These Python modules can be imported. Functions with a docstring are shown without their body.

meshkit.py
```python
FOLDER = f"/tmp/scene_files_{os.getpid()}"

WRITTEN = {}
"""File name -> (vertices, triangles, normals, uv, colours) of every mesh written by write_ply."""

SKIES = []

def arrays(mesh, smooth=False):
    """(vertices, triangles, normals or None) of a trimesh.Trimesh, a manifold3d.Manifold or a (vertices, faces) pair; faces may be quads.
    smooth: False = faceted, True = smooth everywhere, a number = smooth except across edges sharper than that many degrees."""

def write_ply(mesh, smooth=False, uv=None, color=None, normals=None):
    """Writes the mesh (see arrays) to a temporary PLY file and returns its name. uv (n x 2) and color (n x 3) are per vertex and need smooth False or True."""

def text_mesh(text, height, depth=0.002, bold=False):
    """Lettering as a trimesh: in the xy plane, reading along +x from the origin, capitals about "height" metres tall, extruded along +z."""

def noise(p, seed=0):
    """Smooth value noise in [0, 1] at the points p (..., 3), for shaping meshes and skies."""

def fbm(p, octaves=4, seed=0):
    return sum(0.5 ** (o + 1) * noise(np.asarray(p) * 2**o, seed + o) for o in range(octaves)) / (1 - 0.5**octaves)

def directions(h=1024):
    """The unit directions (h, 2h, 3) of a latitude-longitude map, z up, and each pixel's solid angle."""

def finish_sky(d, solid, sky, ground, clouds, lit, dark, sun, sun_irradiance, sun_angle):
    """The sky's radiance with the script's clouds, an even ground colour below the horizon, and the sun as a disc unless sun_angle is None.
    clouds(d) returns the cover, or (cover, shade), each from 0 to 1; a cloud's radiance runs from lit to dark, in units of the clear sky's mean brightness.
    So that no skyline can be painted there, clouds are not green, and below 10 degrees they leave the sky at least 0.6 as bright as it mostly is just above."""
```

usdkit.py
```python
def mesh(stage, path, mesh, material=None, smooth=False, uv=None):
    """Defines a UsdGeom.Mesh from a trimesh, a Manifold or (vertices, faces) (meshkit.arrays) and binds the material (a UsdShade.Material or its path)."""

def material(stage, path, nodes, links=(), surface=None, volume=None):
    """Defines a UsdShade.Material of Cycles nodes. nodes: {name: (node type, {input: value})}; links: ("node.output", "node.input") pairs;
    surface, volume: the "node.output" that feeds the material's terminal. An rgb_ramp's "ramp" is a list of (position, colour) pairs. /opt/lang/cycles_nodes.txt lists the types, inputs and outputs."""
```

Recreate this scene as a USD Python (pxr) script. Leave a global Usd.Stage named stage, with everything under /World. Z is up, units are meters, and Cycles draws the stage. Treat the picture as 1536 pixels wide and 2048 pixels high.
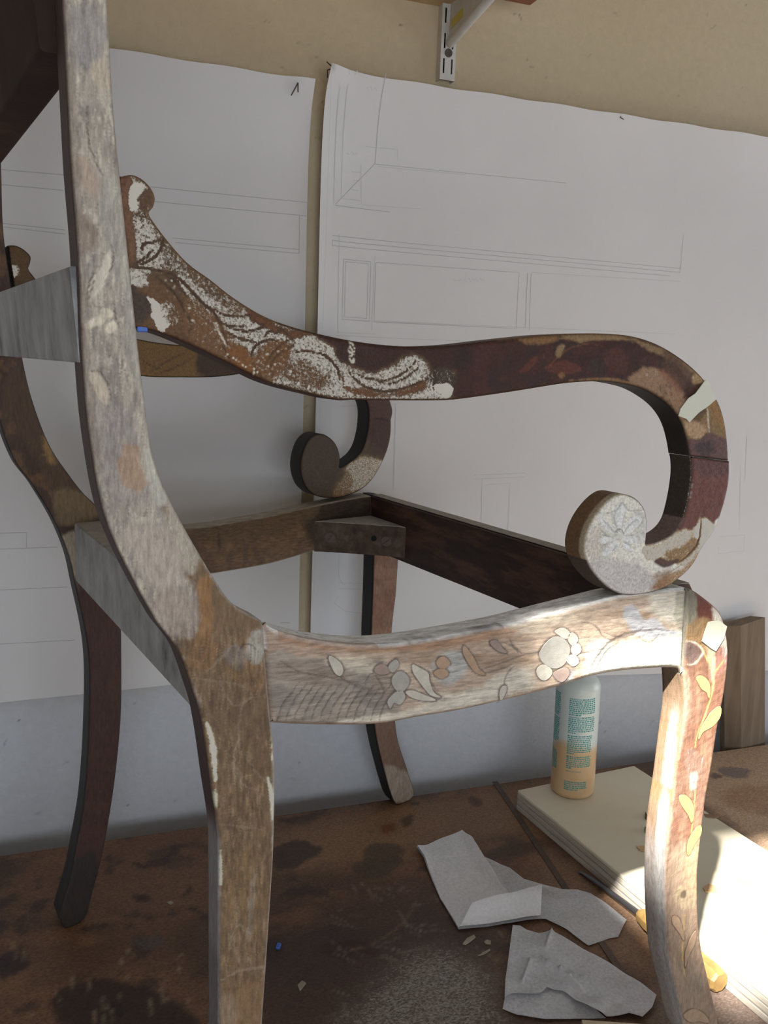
import math, random
import numpy as np
import trimesh, shapely, manifold3d
from shapely.geometry import Polygon, LineString
from scipy.spatial import Delaunay
from scipy.interpolate import Akima1DInterpolator
from pxr import Usd, UsdGeom, UsdLux, UsdShade, Sdf, Gf, Vt
import usdkit, meshkit

stage = Usd.Stage.CreateInMemory()
UsdGeom.SetStageUpAxis(stage, UsdGeom.Tokens.z)
UsdGeom.SetStageMetersPerUnit(stage, 1.0)
UsdGeom.Xform.Define(stage, '/World')
UsdGeom.Scope.Define(stage, '/World/Looks')

# ------------------------------------------------------------------ camera
BZ = 0.90                                   # bench top above the floor
FPX, PITCH, ROLL, YAW, CAMH = 1717.6, 0.17219, 0.03670, 0.34831, 0.62648
CAM = np.array([0.0, 0.0, BZ + CAMH])
WALL_Y = 1.135                              # the wall; the bench stops short of it
BENCH_Y1 = 1.083
def _cam_axes():
    f = np.array([0, math.cos(PITCH), -math.sin(PITCH)]); d = np.array([0, -math.sin(PITCH), -math.cos(PITCH)]); x = np.array([1., 0, 0])
    c, s = math.cos(ROLL), math.sin(ROLL)
    right, down = c * x - s * d, s * x + c * d
    cy, sy = math.cos(-YAW), math.sin(-YAW)
    R = np.array([[cy, -sy, 0], [sy, cy, 0], [0, 0, 1]])
    return R @ right, R @ down, R @ f
RIGHT, DOWN, FWD = _cam_axes()
cam = UsdGeom.Camera.Define(stage, '/World/camera')
cam.CreateHorizontalApertureAttr(36.0)
cam.CreateVerticalApertureAttr(48.0)
cam.CreateFocalLengthAttr(36.0 * FPX / 1536)
cam.CreateClippingRangeAttr(Gf.Vec2f(0.02, 100))
M = Gf.Matrix4d(*[float(v) for v in (*RIGHT, 0, *(-DOWN), 0, *(-FWD), 0, *CAM, 1)])
cam.AddTransformOp().Set(M)
cam.CreateExposureAttr(0.45)

# ------------------------------------------------------------------ light
SUN_DIR = np.array([1.05, 1.0, -1.50])      # the way the sunlight travels
SUN_DIR = SUN_DIR / np.linalg.norm(SUN_DIR)
def aim(prim, direction, pos=None):
    z = -np.asarray(direction, float); z /= np.linalg.norm(z)
    up = np.array([0, 0, 1.0]) if abs(z[2]) < .95 else np.array([0, 1.0, 0])
    x = np.cross(up, z); x /= np.linalg.norm(x); y = np.cross(z, x)
    p = (0, 0, 0) if pos is None else pos
    UsdGeom.Xformable(prim).AddTransformOp().Set(Gf.Matrix4d(*[float(v) for v in (*x, 0, *y, 0, *z, 0, *p, 1)]))
sun = UsdLux.DistantLight.Define(stage, '/World/sun')
sun.CreateIntensityAttr(6300); sun.CreateAngleAttr(1.7); sun.CreateColorAttr(Gf.Vec3f(1.0, .965, .91))
aim(sun.GetPrim(), SUN_DIR)
dome = UsdLux.DomeLight.Define(stage, '/World/sky')
dome.CreateIntensityAttr(0.5); dome.CreateColorAttr(Gf.Vec3f(.62, .78, 1.0))
def rect(name, pos, direction, w, h, inten, col):
    l = UsdLux.RectLight.Define(stage, '/World/' + name)
    l.CreateWidthAttr(w); l.CreateHeightAttr(h); l.CreateIntensityAttr(inten); l.CreateColorAttr(Gf.Vec3f(*col))
    aim(l.GetPrim(), direction, pos)
    return l
rect('daylight_right', (2.57, .25, 1.05), (-1, 0, 0), 1.1, 1.0, 2.3, (.94, .96, 1.0))
rect('daylight_front', (.1, -1.77, 1.15), (0, 1, .04), 1.9, 1.1, 1.35, (1.0, .96, .91))

# ------------------------------------------------------------------ small helpers
def lin(c):
    c = np.asarray(c, float) / 255.0
    return np.where(c <= .04045, c / 12.92, ((c + .055) / 1.055) ** 2.4)
used = {}
def numbered(parent, name):
    k = used.get((parent, name), 0); used[(parent, name)] = k + 1
    return name if k == 0 else f'{name}_{k:03d}'
def path_of(p): return str(p.GetPath()) if hasattr(p, 'GetPath') else str(p)
def tag(prim, label=None, cat=None, group=None, kind=None):
    p = prim.GetPrim()
    for k, v in (('label', label), ('category', cat), ('group', group), ('kind', kind)):
        if v: p.SetCustomDataByKey(k, v)
    return prim
def thing(name, label, cat, loc=(0, 0, 0), rot=(0, 0, 0), group=None):
    x = UsdGeom.Xform.Define(stage, '/World/' + numbered('/World', name))
    x.AddTranslateOp().Set(Gf.Vec3d(*[float(v) for v in loc]))
    if any(rot): x.AddRotateXYZOp().Set(Gf.Vec3f(*[float(v) for v in rot]))
    tag(x, label, cat, group)
    return x
def obj(name, mesh, mat, parent='/World', smooth=30, label=None, attrs=None):
    pp = path_of(parent)
    m = usdkit.mesh(stage, pp + '/' + numbered(pp, name), mesh, mat, smooth)
    if attrs:
        for k, v in attrs.items():
            UsdGeom.PrimvarsAPI(m).CreatePrimvar(k, Sdf.ValueTypeNames.Color3fArray, 'vertex').Set(Vt.Vec3fArray.FromNumpy(np.asarray(v, np.float32)))
    if label: tag(m, label)
    return m
def struct(name, mesh, mat, parent='/World', smooth=30, attrs=None):
    m = obj(name, mesh, mat, parent, smooth, attrs=attrs)
    if path_of(parent) == '/World': tag(m, kind='structure')
    return m
def box(x0, x1, y0, y1, z0, z1):
    b = trimesh.creation.box([x1 - x0, y1 - y0, z1 - z0]); b.apply_translation([(x0 + x1) / 2, (y0 + y1) / 2, (z0 + z1) / 2]); return b
def rbox(sx, sy, sz, r=.001):
    s = manifold3d.Manifold.sphere(r, 12)
    pts = [(x, y, z) for x in (-sx / 2 + r, sx / 2 - r) for y in (-sy / 2 + r, sy / 2 - r) for z in (-sz / 2 + r, sz / 2 - r)]
    m = manifold3d.Manifold.batch_hull([s.translate(p) for p in pts]).to_mesh()
    return trimesh.Trimesh(m.vert_properties[:, :3], m.tri_verts)
def cat(ms): return trimesh.util.concatenate(ms)
def A(s): return np.array([[float(v) for v in p.split(',')] for p in s.split()])
def project(Q):
    q = np.asarray(Q) - CAM; z = q @ FWD
    return np.stack([768 + FPX * (q @ RIGHT) / z, 1024 + FPX * (q @ DOWN) / z], -1)
def rays(px):
    px = np.atleast_2d(np.asarray(px, float))
    return ((px[:, :1] - 768) / FPX) * RIGHT + ((px[:, 1:] - 1024) / FPX) * DOWN + FWD
def on_bench(px, h=0.0):                    # the point of the photograph on a level plane h above the bench
    r = rays(px); return CAM + ((BZ + h - CAM[2]) / r[:, 2])[:, None] * r
def on_wall(px, d=0.0):                     # ... on the plane d in front of the wall
    r = rays(px); return CAM + ((WALL_Y - d) / r[:, 1])[:, None] * r
def spline(p, step, closed=False):
    """A smooth curve through the points, resampled evenly."""
    p = np.asarray(p, float)
    p = p[np.r_[True, np.linalg.norm(np.diff(p, axis=0), axis=1) > 1e-9]]
    if len(p) > 2:
        q = np.vstack([p[-3:], p, p[:4]]) if closed else p
        t = np.r_[0, np.cumsum(np.linalg.norm(np.diff(q, axis=0), axis=1))]
        lo, hi = (t[3], t[3 + len(p)]) if closed else (t[0], t[-1])
        k = max(8, min(4000, 4 * int((hi - lo) / step) + 1))
        p = Akima1DInterpolator(t, q)(np.unique(np.r_[np.linspace(lo, hi, k), hi]))
    L = np.r_[0, np.cumsum(np.linalg.norm(np.diff(p, axis=0), axis=1))]
    n = max(1, int(round(L[-1] / step)))
    s = np.linspace(0, L[-1], n + 1)
    return np.stack([np.interp(s, L, p[:, k]) for k in range(p.shape[1])], 1)

# ------------------------------------------------------------------ the chair's own frame
CO = np.array([0.065841, 0.752677, BZ]); EU = np.array([0.980268, 0.197673, 0]); EW = np.array([0.197673, -0.980268, 0]); EZ = np.array([0, 0, 1.])
W0, W1, WL, TF = 0.45, 0.25717, 0.0085, 0.03
def side_w(u, z, sgn): return sgn * (W0 / 2 + W1 * u / 2 + WL * z) + (TF if sgn < 0 else 0)
CS = 0.985                                                        # the fitted chair's size
ZF = CAMH * (1 - 1 / CS) + .0003                                 # where its feet stand, in its own measure
def chair(u, w, z): return CAM + CS * (CO + np.multiply.outer(u, EU) + np.multiply.outer(w, EW) + np.multiply.outer(z, EZ) - CAM)
def side(uz, sgn, depth=0.0):
    uz = np.asarray(uz, float); return chair(uz[:, 0], side_w(uz[:, 0], uz[:, 1], sgn) - depth, uz[:, 1])
def to_side(px, sgn):                       # photograph -> (u, z) on a side of the chair
    n = EW - sgn * W1 / 2 * EU - sgn * WL * EZ
    d = n @ CO + sgn * W0 / 2 + (TF if sgn < 0 else 0)
    r = rays(px); Q = CAM + ((d - n @ CAM) / (r @ n))[:, None] * r
    return np.stack([(Q - CO) @ EU, Q[:, 2] - BZ], 1)
N_ = lambda s: to_side(A(s), 1)
F_ = lambda s: to_side(A(s), -1)

# ------------------------------------------------------------------ materials
LOOKS = '/World/Looks/'
def simple(name, color, rough=.6, metallic=0., bump=0., scale=300., spec=.5):
    n = {'p': ('principled_bsdf', {'base_color': tuple(color), 'roughness': rough, 'metallic': metallic, 'specular_ior_level': spec})}
    l = []
    if bump:
        n['g'] = ('geometry', {}); n['n'] = ('noise_texture', {'scale': scale, 'detail': 4}); n['b'] = ('bump', {'strength': bump, 'distance': .001})
        l = [('g.position', 'n.vector'), ('n.fac', 'b.height'), ('b.normal', 'p.normal')]
    return usdkit.material(stage, LOOKS + name, n, l, surface='p.BSDF')
def painted(name, fine=1100., rough=.62, white=(.68, .64, .55), dust=(.50, .47, .42), grain=.35, bump=.35, gstretch=(1, 1, 1), spec=.35):
    """Aged wood: colour per vertex ('paint'), flakes, dust and gloss per vertex ('wear': r flakes, g dust, b gloss), broken up by fine noise."""
    n = {
        'a': ('attribute', {'attribute': 'paint'}), 'w': ('attribute', {'attribute': 'wear'}), 's': ('separate_color', {}), 'g': ('geometry', {}),
        'm': ('mapping', {'scale': gstretch}),
        'n1': ('noise_texture', {'scale': fine * .45, 'detail': 5, 'roughness': .7}), 'n2': ('noise_texture', {'scale': fine * .55, 'detail': 6, 'roughness': .8}),
        'n3': ('noise_texture', {'scale': fine, 'detail': 3}),
        'gr': ('map_range', {'from_min': .3, 'from_max': .7, 'to_min': 1 - grain, 'to_max': 1 + grain}), 'gm': ('mix', {'mix_type': 'multiply', 'fac': 1.0}),
        'gc': ('combine_color', {}),
        'w1': ('math', {'math_type': 'multiply_add', 'value2': 1.7, 'value3': -.85}), 'w2': ('math', {'math_type': 'add'}), 'w3': ('map_range', {'from_min': .40, 'from_max': .62, 'clamp': True}),
        'd1': ('math', {'math_type': 'multiply_add', 'value2': 1.2, 'value3': -.6}), 'd2': ('math', {'math_type': 'add'}), 'd3': ('map_range', {'from_min': .40, 'from_max': .62, 'clamp': True}),
        'c1': ('mix', {'color2': dust}), 'c2': ('mix', {'color2': white}),
        'bh': ('math', {'math_type': 'multiply_add', 'value2': .9}), 'b': ('bump', {'strength': bump, 'distance': .0012}),
        'ro': ('map_range', {'from_min': 0., 'from_max': 1., 'to_min': rough, 'to_max': .22}),
        'p': ('principled_bsdf', {'roughness': rough, 'specular_ior_level': spec})}
    l = [('g.position', 'm.vector'), ('m.vector', 'n1.vector'), ('m.vector', 'n2.vector'), ('g.position', 'n3.vector'), ('w.color', 's.color'),
         ('n1.fac', 'gr.value'), ('gr.result', 'gc.r'), ('gr.result', 'gc.g'), ('gr.result', 'gc.b'), ('a.color', 'gm.color1'), ('gc.color', 'gm.color2'),
         ('n2.fac', 'w1.value1'), ('w1.value', 'w2.value1'), ('s.r', 'w2.value2'), ('w2.value', 'w3.value'),
         ('n1.fac', 'd1.value1'), ('d1.value', 'd2.value1'), ('s.g', 'd2.value2'), ('d2.value', 'd3.value'),
         ('gm.color', 'c1.color1'), ('d3.result', 'c1.fac'), ('c1.color', 'c2.color1'), ('w3.result', 'c2.fac'), ('c2.color', 'p.base_color'),
         ('w3.result', 'bh.value1'), ('n3.fac', 'bh.value3'), ('bh.value', 'b.height'), ('b.normal', 'p.normal'), ('s.b', 'ro.value'), ('ro.result', 'p.roughness')]
    return usdkit.material(stage, LOOKS + name, n, l, surface='p.BSDF')
def mottled(name, ramp, scale=12., stretch=(1, 1, 1), rough=.6, detail=6, bump=.3, fine=500., coord='position', spec=.4, rot=(0, 0, 0)):
    n = {'g': ('geometry', {}), 'm': ('mapping', {'scale': stretch, 'rotation': rot}), 'n': ('noise_texture', {'scale': scale, 'detail': detail, 'roughness': .65}),
         'r': ('rgb_ramp', {'ramp': ramp}), 'f': ('noise_texture', {'scale': fine, 'detail': 4}), 'b': ('bump', {'strength': bump, 'distance': .001}),
         'p': ('principled_bsdf', {'roughness': rough, 'specular_ior_level': spec})}
    l = [('g.position', 'm.vector'), ('m.vector', 'n.vector'), ('n.fac', 'r.fac'), ('r.color', 'p.base_color'), ('m.vector', 'f.vector'), ('f.fac', 'b.height'), ('b.normal', 'p.normal')]
    return usdkit.material(stage, LOOKS + name, n, l, surface='p.BSDF')
MW = painted('veneered_wood')
MWX = painted('veneered_rail', gstretch=(.14, .5, 1.0), grain=.42)
MWZ = painted('veneered_post', gstretch=(1, 1, .2), grain=.3)
M_BENCH = painted('bench_top_wood', fine=1300., gstretch=(.6, 1, 1), rough=.5, dust=(.36, .33, .29), white=(.6, .55, .46), grain=.5, bump=.3)
M_DARK = mottled('dark_mahogany', [(.3, (.020, .010, .008)), (.5, (.045, .022, .016)), (.7, (.085, .048, .032))], 14, (1, 1, 1), .5)
M_FRAIL = mottled('rail_underside_wood', [(.3, (.018, .011, .009)), (.5, (.045, .022, .016)), (.64, (.13, .062, .038)), (.75, (.17, .10, .06))], 16, (.5, .5, 2.5), .55)
M_GREY = mottled('dusty_grey_wood', [(.30, (.19, .19, .19)), (.42, (.36, .367, .365)), (.55, (.47, .48, .478)), (.72, (.60, .605, .59))], 24, (1, 1, .7), .85, fine=900, spec=.2)
M_CREST = mottled('crest_wood', [(.3, (.030, .018, .014)), (.6, (.055, .032, .024)), (.8, (.13, .075, .05))], 10, (1, 1, 1), .75, spec=.15)
M_BLOCK = mottled('corner_block_wood', [(.3, (.035, .025, .018)), (.5, (.075, .05, .034)), (.7, (.14, .105, .075))], 60, (1, 1, 1), .7)
M_DUST = mottled('settled_dust', [(.3, (.30, .28, .24)), (.7, (.42, .39, .34))], 90, rough=.95)
M_SCREW = simple('old_screw', (.13, .11, .09), .55, .6, .2)
M_HOLE = simple('dark_hole', (.01, .008, .007), .9)

# ------------------------------------------------------------------ vertex painting
def nz(px, scale, seed=0, oct=4):
    p = np.column_stack([px[:, 0] / scale, px[:, 1] / scale, np.full(len(px), seed * 7.31)]); return meshkit.fbm(p, oct, seed)
def smooth01(x): x = np.clip(x, 0, 1); return x * x * (3 - 2 * x)
class Paint:
    """Colours the points of a face; the face is addressed by its points' places (px, py)."""
    def __init__(s, px, base, gain=1.9, seed=1, white=0., dust=0., gloss=0.):
        s.px = np.asarray(px, float); n = len(s.px); s.gain = gain; s.seed = seed
        s.c = np.tile(np.minimum(lin(base) * gain, .86), (n, 1)); s.w = np.tile(np.array([white, dust, gloss], float), (n, 1)); s.h = np.zeros(n)
        wx = (nz(s.px, 14, seed + 11) - .5) * 2; wy = (nz(s.px, 14, seed + 12) - .5) * 2
        fx = (nz(s.px, 5, seed + 13, 3) - .5) * 2; fy = (nz(s.px, 5, seed + 14, 3) - .5) * 2
        s.warp = np.column_stack([wx + .5 * fx, wy + .5 * fy])
    def blend(s, m, color=None, white=None, dust=None, gloss=None, h=None):
        if color is not None: s.c += m[:, None] * (np.minimum(lin(color) * s.gain, .86) - s.c)
        for k, v in ((0, white), (1, dust), (2, gloss)):
            if v is not None: s.w[:, k] += m * (v - s.w[:, k])
        if h is not None: s.h += m * h
        return s
    def area(s, poly, soft=3., warp=6., amt=1., smooth=True, **kw):
        p = A(poly) if isinstance(poly, str) else np.asarray(poly)
        if smooth and len(p) > 3: p = spline(p, 4, True)[:-1]
        g = Polygon(p).buffer(0); x0, y0, x1, y1 = g.bounds; e = soft + warp * 2
        i = np.nonzero((s.px[:, 0] > x0 - e) & (s.px[:, 0] < x1 + e) & (s.px[:, 1] > y0 - e) & (s.px[:, 1] < y1 + e))[0]
        if not len(i): return s
        q = s.px[i] + s.warp[i] * warp
        pts = shapely.points(q); d = shapely.distance(pts, g.boundary); ins = shapely.contains_xy(g, q[:, 0], q[:, 1])
        m = np.zeros(len(s.px)); m[i] = smooth01(.5 + np.where(ins, d, -d) / (2 * soft)) * amt
        return s.blend(m, **kw)
    def line(s, pts, width=3., soft=1.2, warp=1.5, amt=1., taper=True, **kw):
        p = spline(A(pts) if isinstance(pts, str) else np.asarray(pts), 3)
        g = LineString(p); x0, y0, x1, y1 = g.bounds; e = width + soft + 4
        i = np.nonzero((s.px[:, 0] > x0 - e) & (s.px[:, 0] < x1 + e) & (s.px[:, 1] > y0 - e) & (s.px[:, 1] < y1 + e))[0]
        if not len(i): return s
        q = s.px[i] + s.warp[i] * warp
        d = shapely.distance(shapely.points(q), g); wd = np.full(len(i), width / 2)
        if taper:
            t = shapely.line_locate_point(g, shapely.points(q), normalized=True); wd = wd * (1 - .65 * np.abs(2 * t - 1) ** 2)
        m = np.zeros(len(s.px)); m[i] = smooth01(.5 + (wd - d) / (2 * soft)) * amt
        return s.blend(m, **kw)
    def mottle(s, scale, lo, hi, seed, stretch=(1, 1), amt=1., **kw):
        q = s.px * np.array(stretch); m = smooth01((nz(q, scale, s.seed * 13 + seed, 5) - lo) / (hi - lo)) * amt
        return s.blend(m, **kw)

# ------------------------------------------------------------------ plates: shaped boards lying in a side of the chair
def outline(curves, step):
    pts = []
    for c in curves:
        q = spline(c, step); pts.append(q if not pts else (q[1:] if np.linalg.norm(q[0] - pts[-1][-1]) < step * .6 else q))
    p = np.vstack(pts)
    if np.linalg.norm(p[0] - p[-1]) < step * .6: p = p[:-1]
    if Polygon(p).exterior.is_ccw is False: p = p[::-1]
    p[:, 1] = np.maximum(p[:, 1], ZF)
    return p
def fill(ring, step, seed=0):
    """Triangles over a closed ring; the ring's points come first."""
    g = Polygon(ring)
    x0, y0, x1, y1 = g.bounds; dy = step * .866
    ys = np.arange(y0, y1, dy); P = []
    for k, y in enumerate(ys):
        x = np.arange(x0 + (k % 2) * step / 2, x1, step); P.append(np.column_stack([x, np.full(len(x), y)]))
    P = np.vstack(P); P = P[shapely.contains_xy(g.buffer(-step * .55), P[:, 0], P[:, 1])]
    rng = np.random.default_rng(seed); P = P + rng.uniform(-.12, .12, P.shape) * step
    v = np.vstack([ring, P]); t = Delaunay(v).simplices
    c = v[t].mean(1); t = t[shapely.contains_xy(g, c[:, 0], c[:, 1])]
    a, b, d = v[t[:, 0]], v[t[:, 1]], v[t[:, 2]]
    ar = (b[:, 0] - a[:, 0]) * (d[:, 1] - a[:, 1]) - (b[:, 1] - a[:, 1]) * (d[:, 0] - a[:, 0])
    t[ar < 0] = t[ar < 0][:, ::-1]
    return v, t[np.abs(ar) > 1e-12]
def inset(ring, d):
    e = np.roll(ring, -1, 0) - np.roll(ring, 1, 0); n = np.column_stack([-e[:, 1], e[:, 0]]); n /= np.linalg.norm(n, axis=1, keepdims=True) + 1e-12
    return ring + n * d
def plate(name, curves, sgn, t, step, paint, mat, parent, off=0., bevel=.0016, back_step=.006, label=None, rough=.0004, seed=0):
    """paint(px, region, depth) -> Paint; region 0 front, 1 sides, 2 back."""
    ring = outline(curves, step); n = len(ring)
    if not Polygon(ring).is_valid: print('outline crosses itself:', name, label)
    ri = inset(ring, bevel)
    v0, f0 = fill(ri, step, seed); v2, f2 = fill(ri, max(back_step, step), seed + 1)
    ks = max(2, int(t / (step * 2)))
    depths = np.linspace(bevel * .7, t - bevel * .7, ks)
    P2 = [v0] + [ring] * ks + [v2]
    D = [np.full(len(v0), off)] + [np.full(n, off + d) for d in depths] + [np.full(len(v2), off + t)]
    reg = np.concatenate([np.zeros(len(v0)), np.ones(n * ks), np.full(len(v2), 2)])
    P2 = np.vstack(P2); D = np.concatenate(D)
    base = [0, len(v0)] + [len(v0) + n * (k + 1) for k in range(ks)]
    F = [f0, f2[:, ::-1] + base[-1]]
    i = np.arange(n); j = (i + 1) % n
    starts = [0] + [len(v0) + n * k for k in range(ks)] + [base[-1]]
    for a, b in zip(starts[:-1], starts[1:]):
        F += [np.column_stack([a + i, b + i, b + j]), np.column_stack([a + i, b + j, a + j])]
    F = np.vstack(F)
    px = project(side(P2, sgn))
    pt = paint(px, reg, (D - off) / t)
    # small unevenness
    q = np.column_stack([P2 * 260, D * 260]); hgt = (meshkit.fbm(q, 3, seed) - .5) * 2 * rough
    hgt = np.where(reg == 0, hgt + pt.h, 0)
    V = chair(P2[:, 0], side_w(P2[:, 0], P2[:, 1], sgn) - D + hgt, P2[:, 1])
    if sgn < 0 or True:
        m = trimesh.Trimesh(V, F, process=False)
        if m.volume < 0: F = F[:, ::-1]
    return obj(name, (V, F), mat, parent, True, label, {'paint': pt.c, 'wear': np.clip(pt.w, -.2, 1.2)})

# ------------------------------------------------------------------ the room
M_WALL = painted('cream_plaster', fine=200., rough=.85, grain=.05, bump=.22, white=(.35, .30, .24), dust=(.2, .2, .2), spec=.2)
M_ROOM = simple('room_plaster', (.55, .51, .45), .9)
M_FLOOR = mottled('floor_boards', [(.3, (.10, .06, .035)), (.7, (.22, .14, .085))], 5, (.3, 3, 1), .6)
X0, X1, Y0, ZC = -1.5, 2.6, -1.8, 2.5
def wall_grid(x0, x1, z0, z1, step):
    xs = np.linspace(x0, x1, int((x1 - x0) / step) + 1); zs = np.linspace(z0, z1, int((z1 - z0) / step) + 1)
    X, Z = np.meshgrid(xs, zs); v = np.column_stack([X.ravel(), np.full(X.size, WALL_Y), Z.ravel()])
    i = np.arange(X.size).reshape(X.shape); q = np.column_stack([i[:-1, :-1].ravel(), i[:-1, 1:].ravel(), i[1:, 1:].ravel(), i[1:, :-1].ravel()])
    return v, np.vstack([q[:, [0, 1, 2]], q[:, [0, 2, 3]]])
WCOL = (150, 137, 112)
v, f = wall_grid(-.34, 1.56, BZ - .06, BZ + 1.22, .0026)
v2_, f2_ = wall_grid(X0, X1, 0, ZC, .02)
v2_[:, 1] += .0008; keep = ~((v2_[f2_][:, :, 0].min(1) > -.30) & (v2_[f2_][:, :, 0].max(1) < 1.52) & (v2_[f2_][:, :, 2].min(1) > BZ) & (v2_[f2_][:, :, 2].max(1) < BZ + 1.18))
nf_ = len(v); f = np.vstack([f, f2_[keep] + len(v)]); v = np.vstack([v, v2_])
px = np.column_stack([v[:, 0] * 1500, v[:, 2] * 1500])
pt = Paint(px, (204, 188, 158), 1.0, 5)
pt.mottle(300, .4, .7, 3, amt=.35, color=(196, 178, 144))
lower = 1 / (1 + np.exp((v[:, 2] - (BZ + .20) + (nz(px, 60, 9) - .5) * .02) / .012))   # the colour turns blue-grey below this height
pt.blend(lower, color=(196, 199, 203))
rng = np.random.default_rng(4)
for k in range(300):                                         # scuffs, flecks and hairline cracks in the plaster
    x, z = rng.uniform(-.2, 1.35) * 1500, rng.uniform(.9, 2.1) * 1500
    L = rng.uniform(4, 26); a = rng.normal(.35, .5)
    if rng.random() < .6: pt.line([(x, z), (x + L * .5 * math.cos(a), z + L * .5 * math.sin(a) + rng.normal(0, 3)), (x + L * math.cos(a), z + L * math.sin(a))], 1.6, 2.2, amt=.6, color=(128, 114, 90))
    else: pt.line([(x, z), (x + rng.normal(0, 4), z + rng.normal(0, 4))], 2.6, 1.8, amt=.8, color=(84, 74, 60))
back = trimesh.util.concatenate([box(X0, X1, WALL_Y + .002, WALL_Y + .1, 0, ZC)])
V = np.vstack([v, back.vertices]); Fq = np.vstack([f, back.faces + len(v)])
col = np.vstack([pt.c, np.tile(lin((204, 188, 158)), (len(back.vertices), 1))]); wr = np.zeros_like(col)
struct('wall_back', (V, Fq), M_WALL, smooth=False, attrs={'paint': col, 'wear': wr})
struct('floor', box(X0, X1, Y0, WALL_Y, -.05, 0), M_FLOOR)
struct('wall_left', box(X0 - .1, X0, Y0, WALL_Y, 0, ZC), M_ROOM)
WR = (-.35, .85, .52, 1.58)                                   # window opening in the right wall: y0, y1, z0, z1
struct('wall_right', cat([box(X1, X1 + .1, Y0, WR[0], 0, ZC), box(X1, X1 + .1, WR[1], WALL_Y, 0, ZC), box(X1, X1 + .1, WR[0], WR[1], 0, WR[2]), box(X1, X1 + .1, WR[0], WR[1], WR[3], ZC)]), M_ROOM)
WF = (-.9, 1.1, .56, 1.74)
struct('wall_front', cat([box(X0, WF[0], Y0 - .1, Y0, 0, ZC), box(WF[1], X1, Y0 - .1, Y0, 0, ZC), box(WF[0], WF[1], Y0 - .1, Y0, 0, WF[2]), box(WF[0], WF[1], Y0 - .1, Y0, WF[3], ZC)]), M_ROOM)
# the ceiling with a roof light through which the sun reaches the bench
_k = (ZC - (BZ + .03)) / -SUN_DIR[2]
SX0, SX1, SY0, SY1 = [c - _k * SUN_DIR[i] for c, i in ((.566, 0), (1.70, 0), (.550, 1), (.800, 1))]
struct('ceiling', cat([box(X0, SX0, Y0, WALL_Y, ZC, ZC + .04), box(SX1, X1, Y0, WALL_Y, ZC, ZC + .04), box(SX0, SX1, Y0, SY0, ZC, ZC + .04), box(SX0, SX1, SY1, WALL_Y, ZC, ZC + .04)]), M_ROOM)
M_FRAME = simple('window_paint', (.7, .7, .68), .5)
def frame(x0, x1, z0, z1, y, w=.05):
    return cat([box(x0, x1, y, y + .06, z0, z0 + w), box(x0, x1, y, y + .06, z1 - w, z1), box(x0, x0 + w, y, y + .06, z0 + w, z1 - w), box(x1 - w, x1, y, y + .06, z0 + w, z1 - w)])
w1 = UsdGeom.Xform.Define(stage, '/World/window_1'); tag(w1, kind='structure')
obj('window_frame', frame(WF[0], WF[1], WF[2], WF[3], Y0 - .08), M_FRAME, w1)
w2 = UsdGeom.Xform.Define(stage, '/World/window_2'); tag(w2, kind='structure')
fr = frame(WR[0], WR[1], WR[2], WR[3], 0); fr.apply_transform(trimesh.transformations.rotation_matrix(math.pi / 2, [0, 0, 1])); fr.apply_translation([X1 + .08, 0, 0])
obj('window_frame', fr, M_FRAME, w2)

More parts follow.
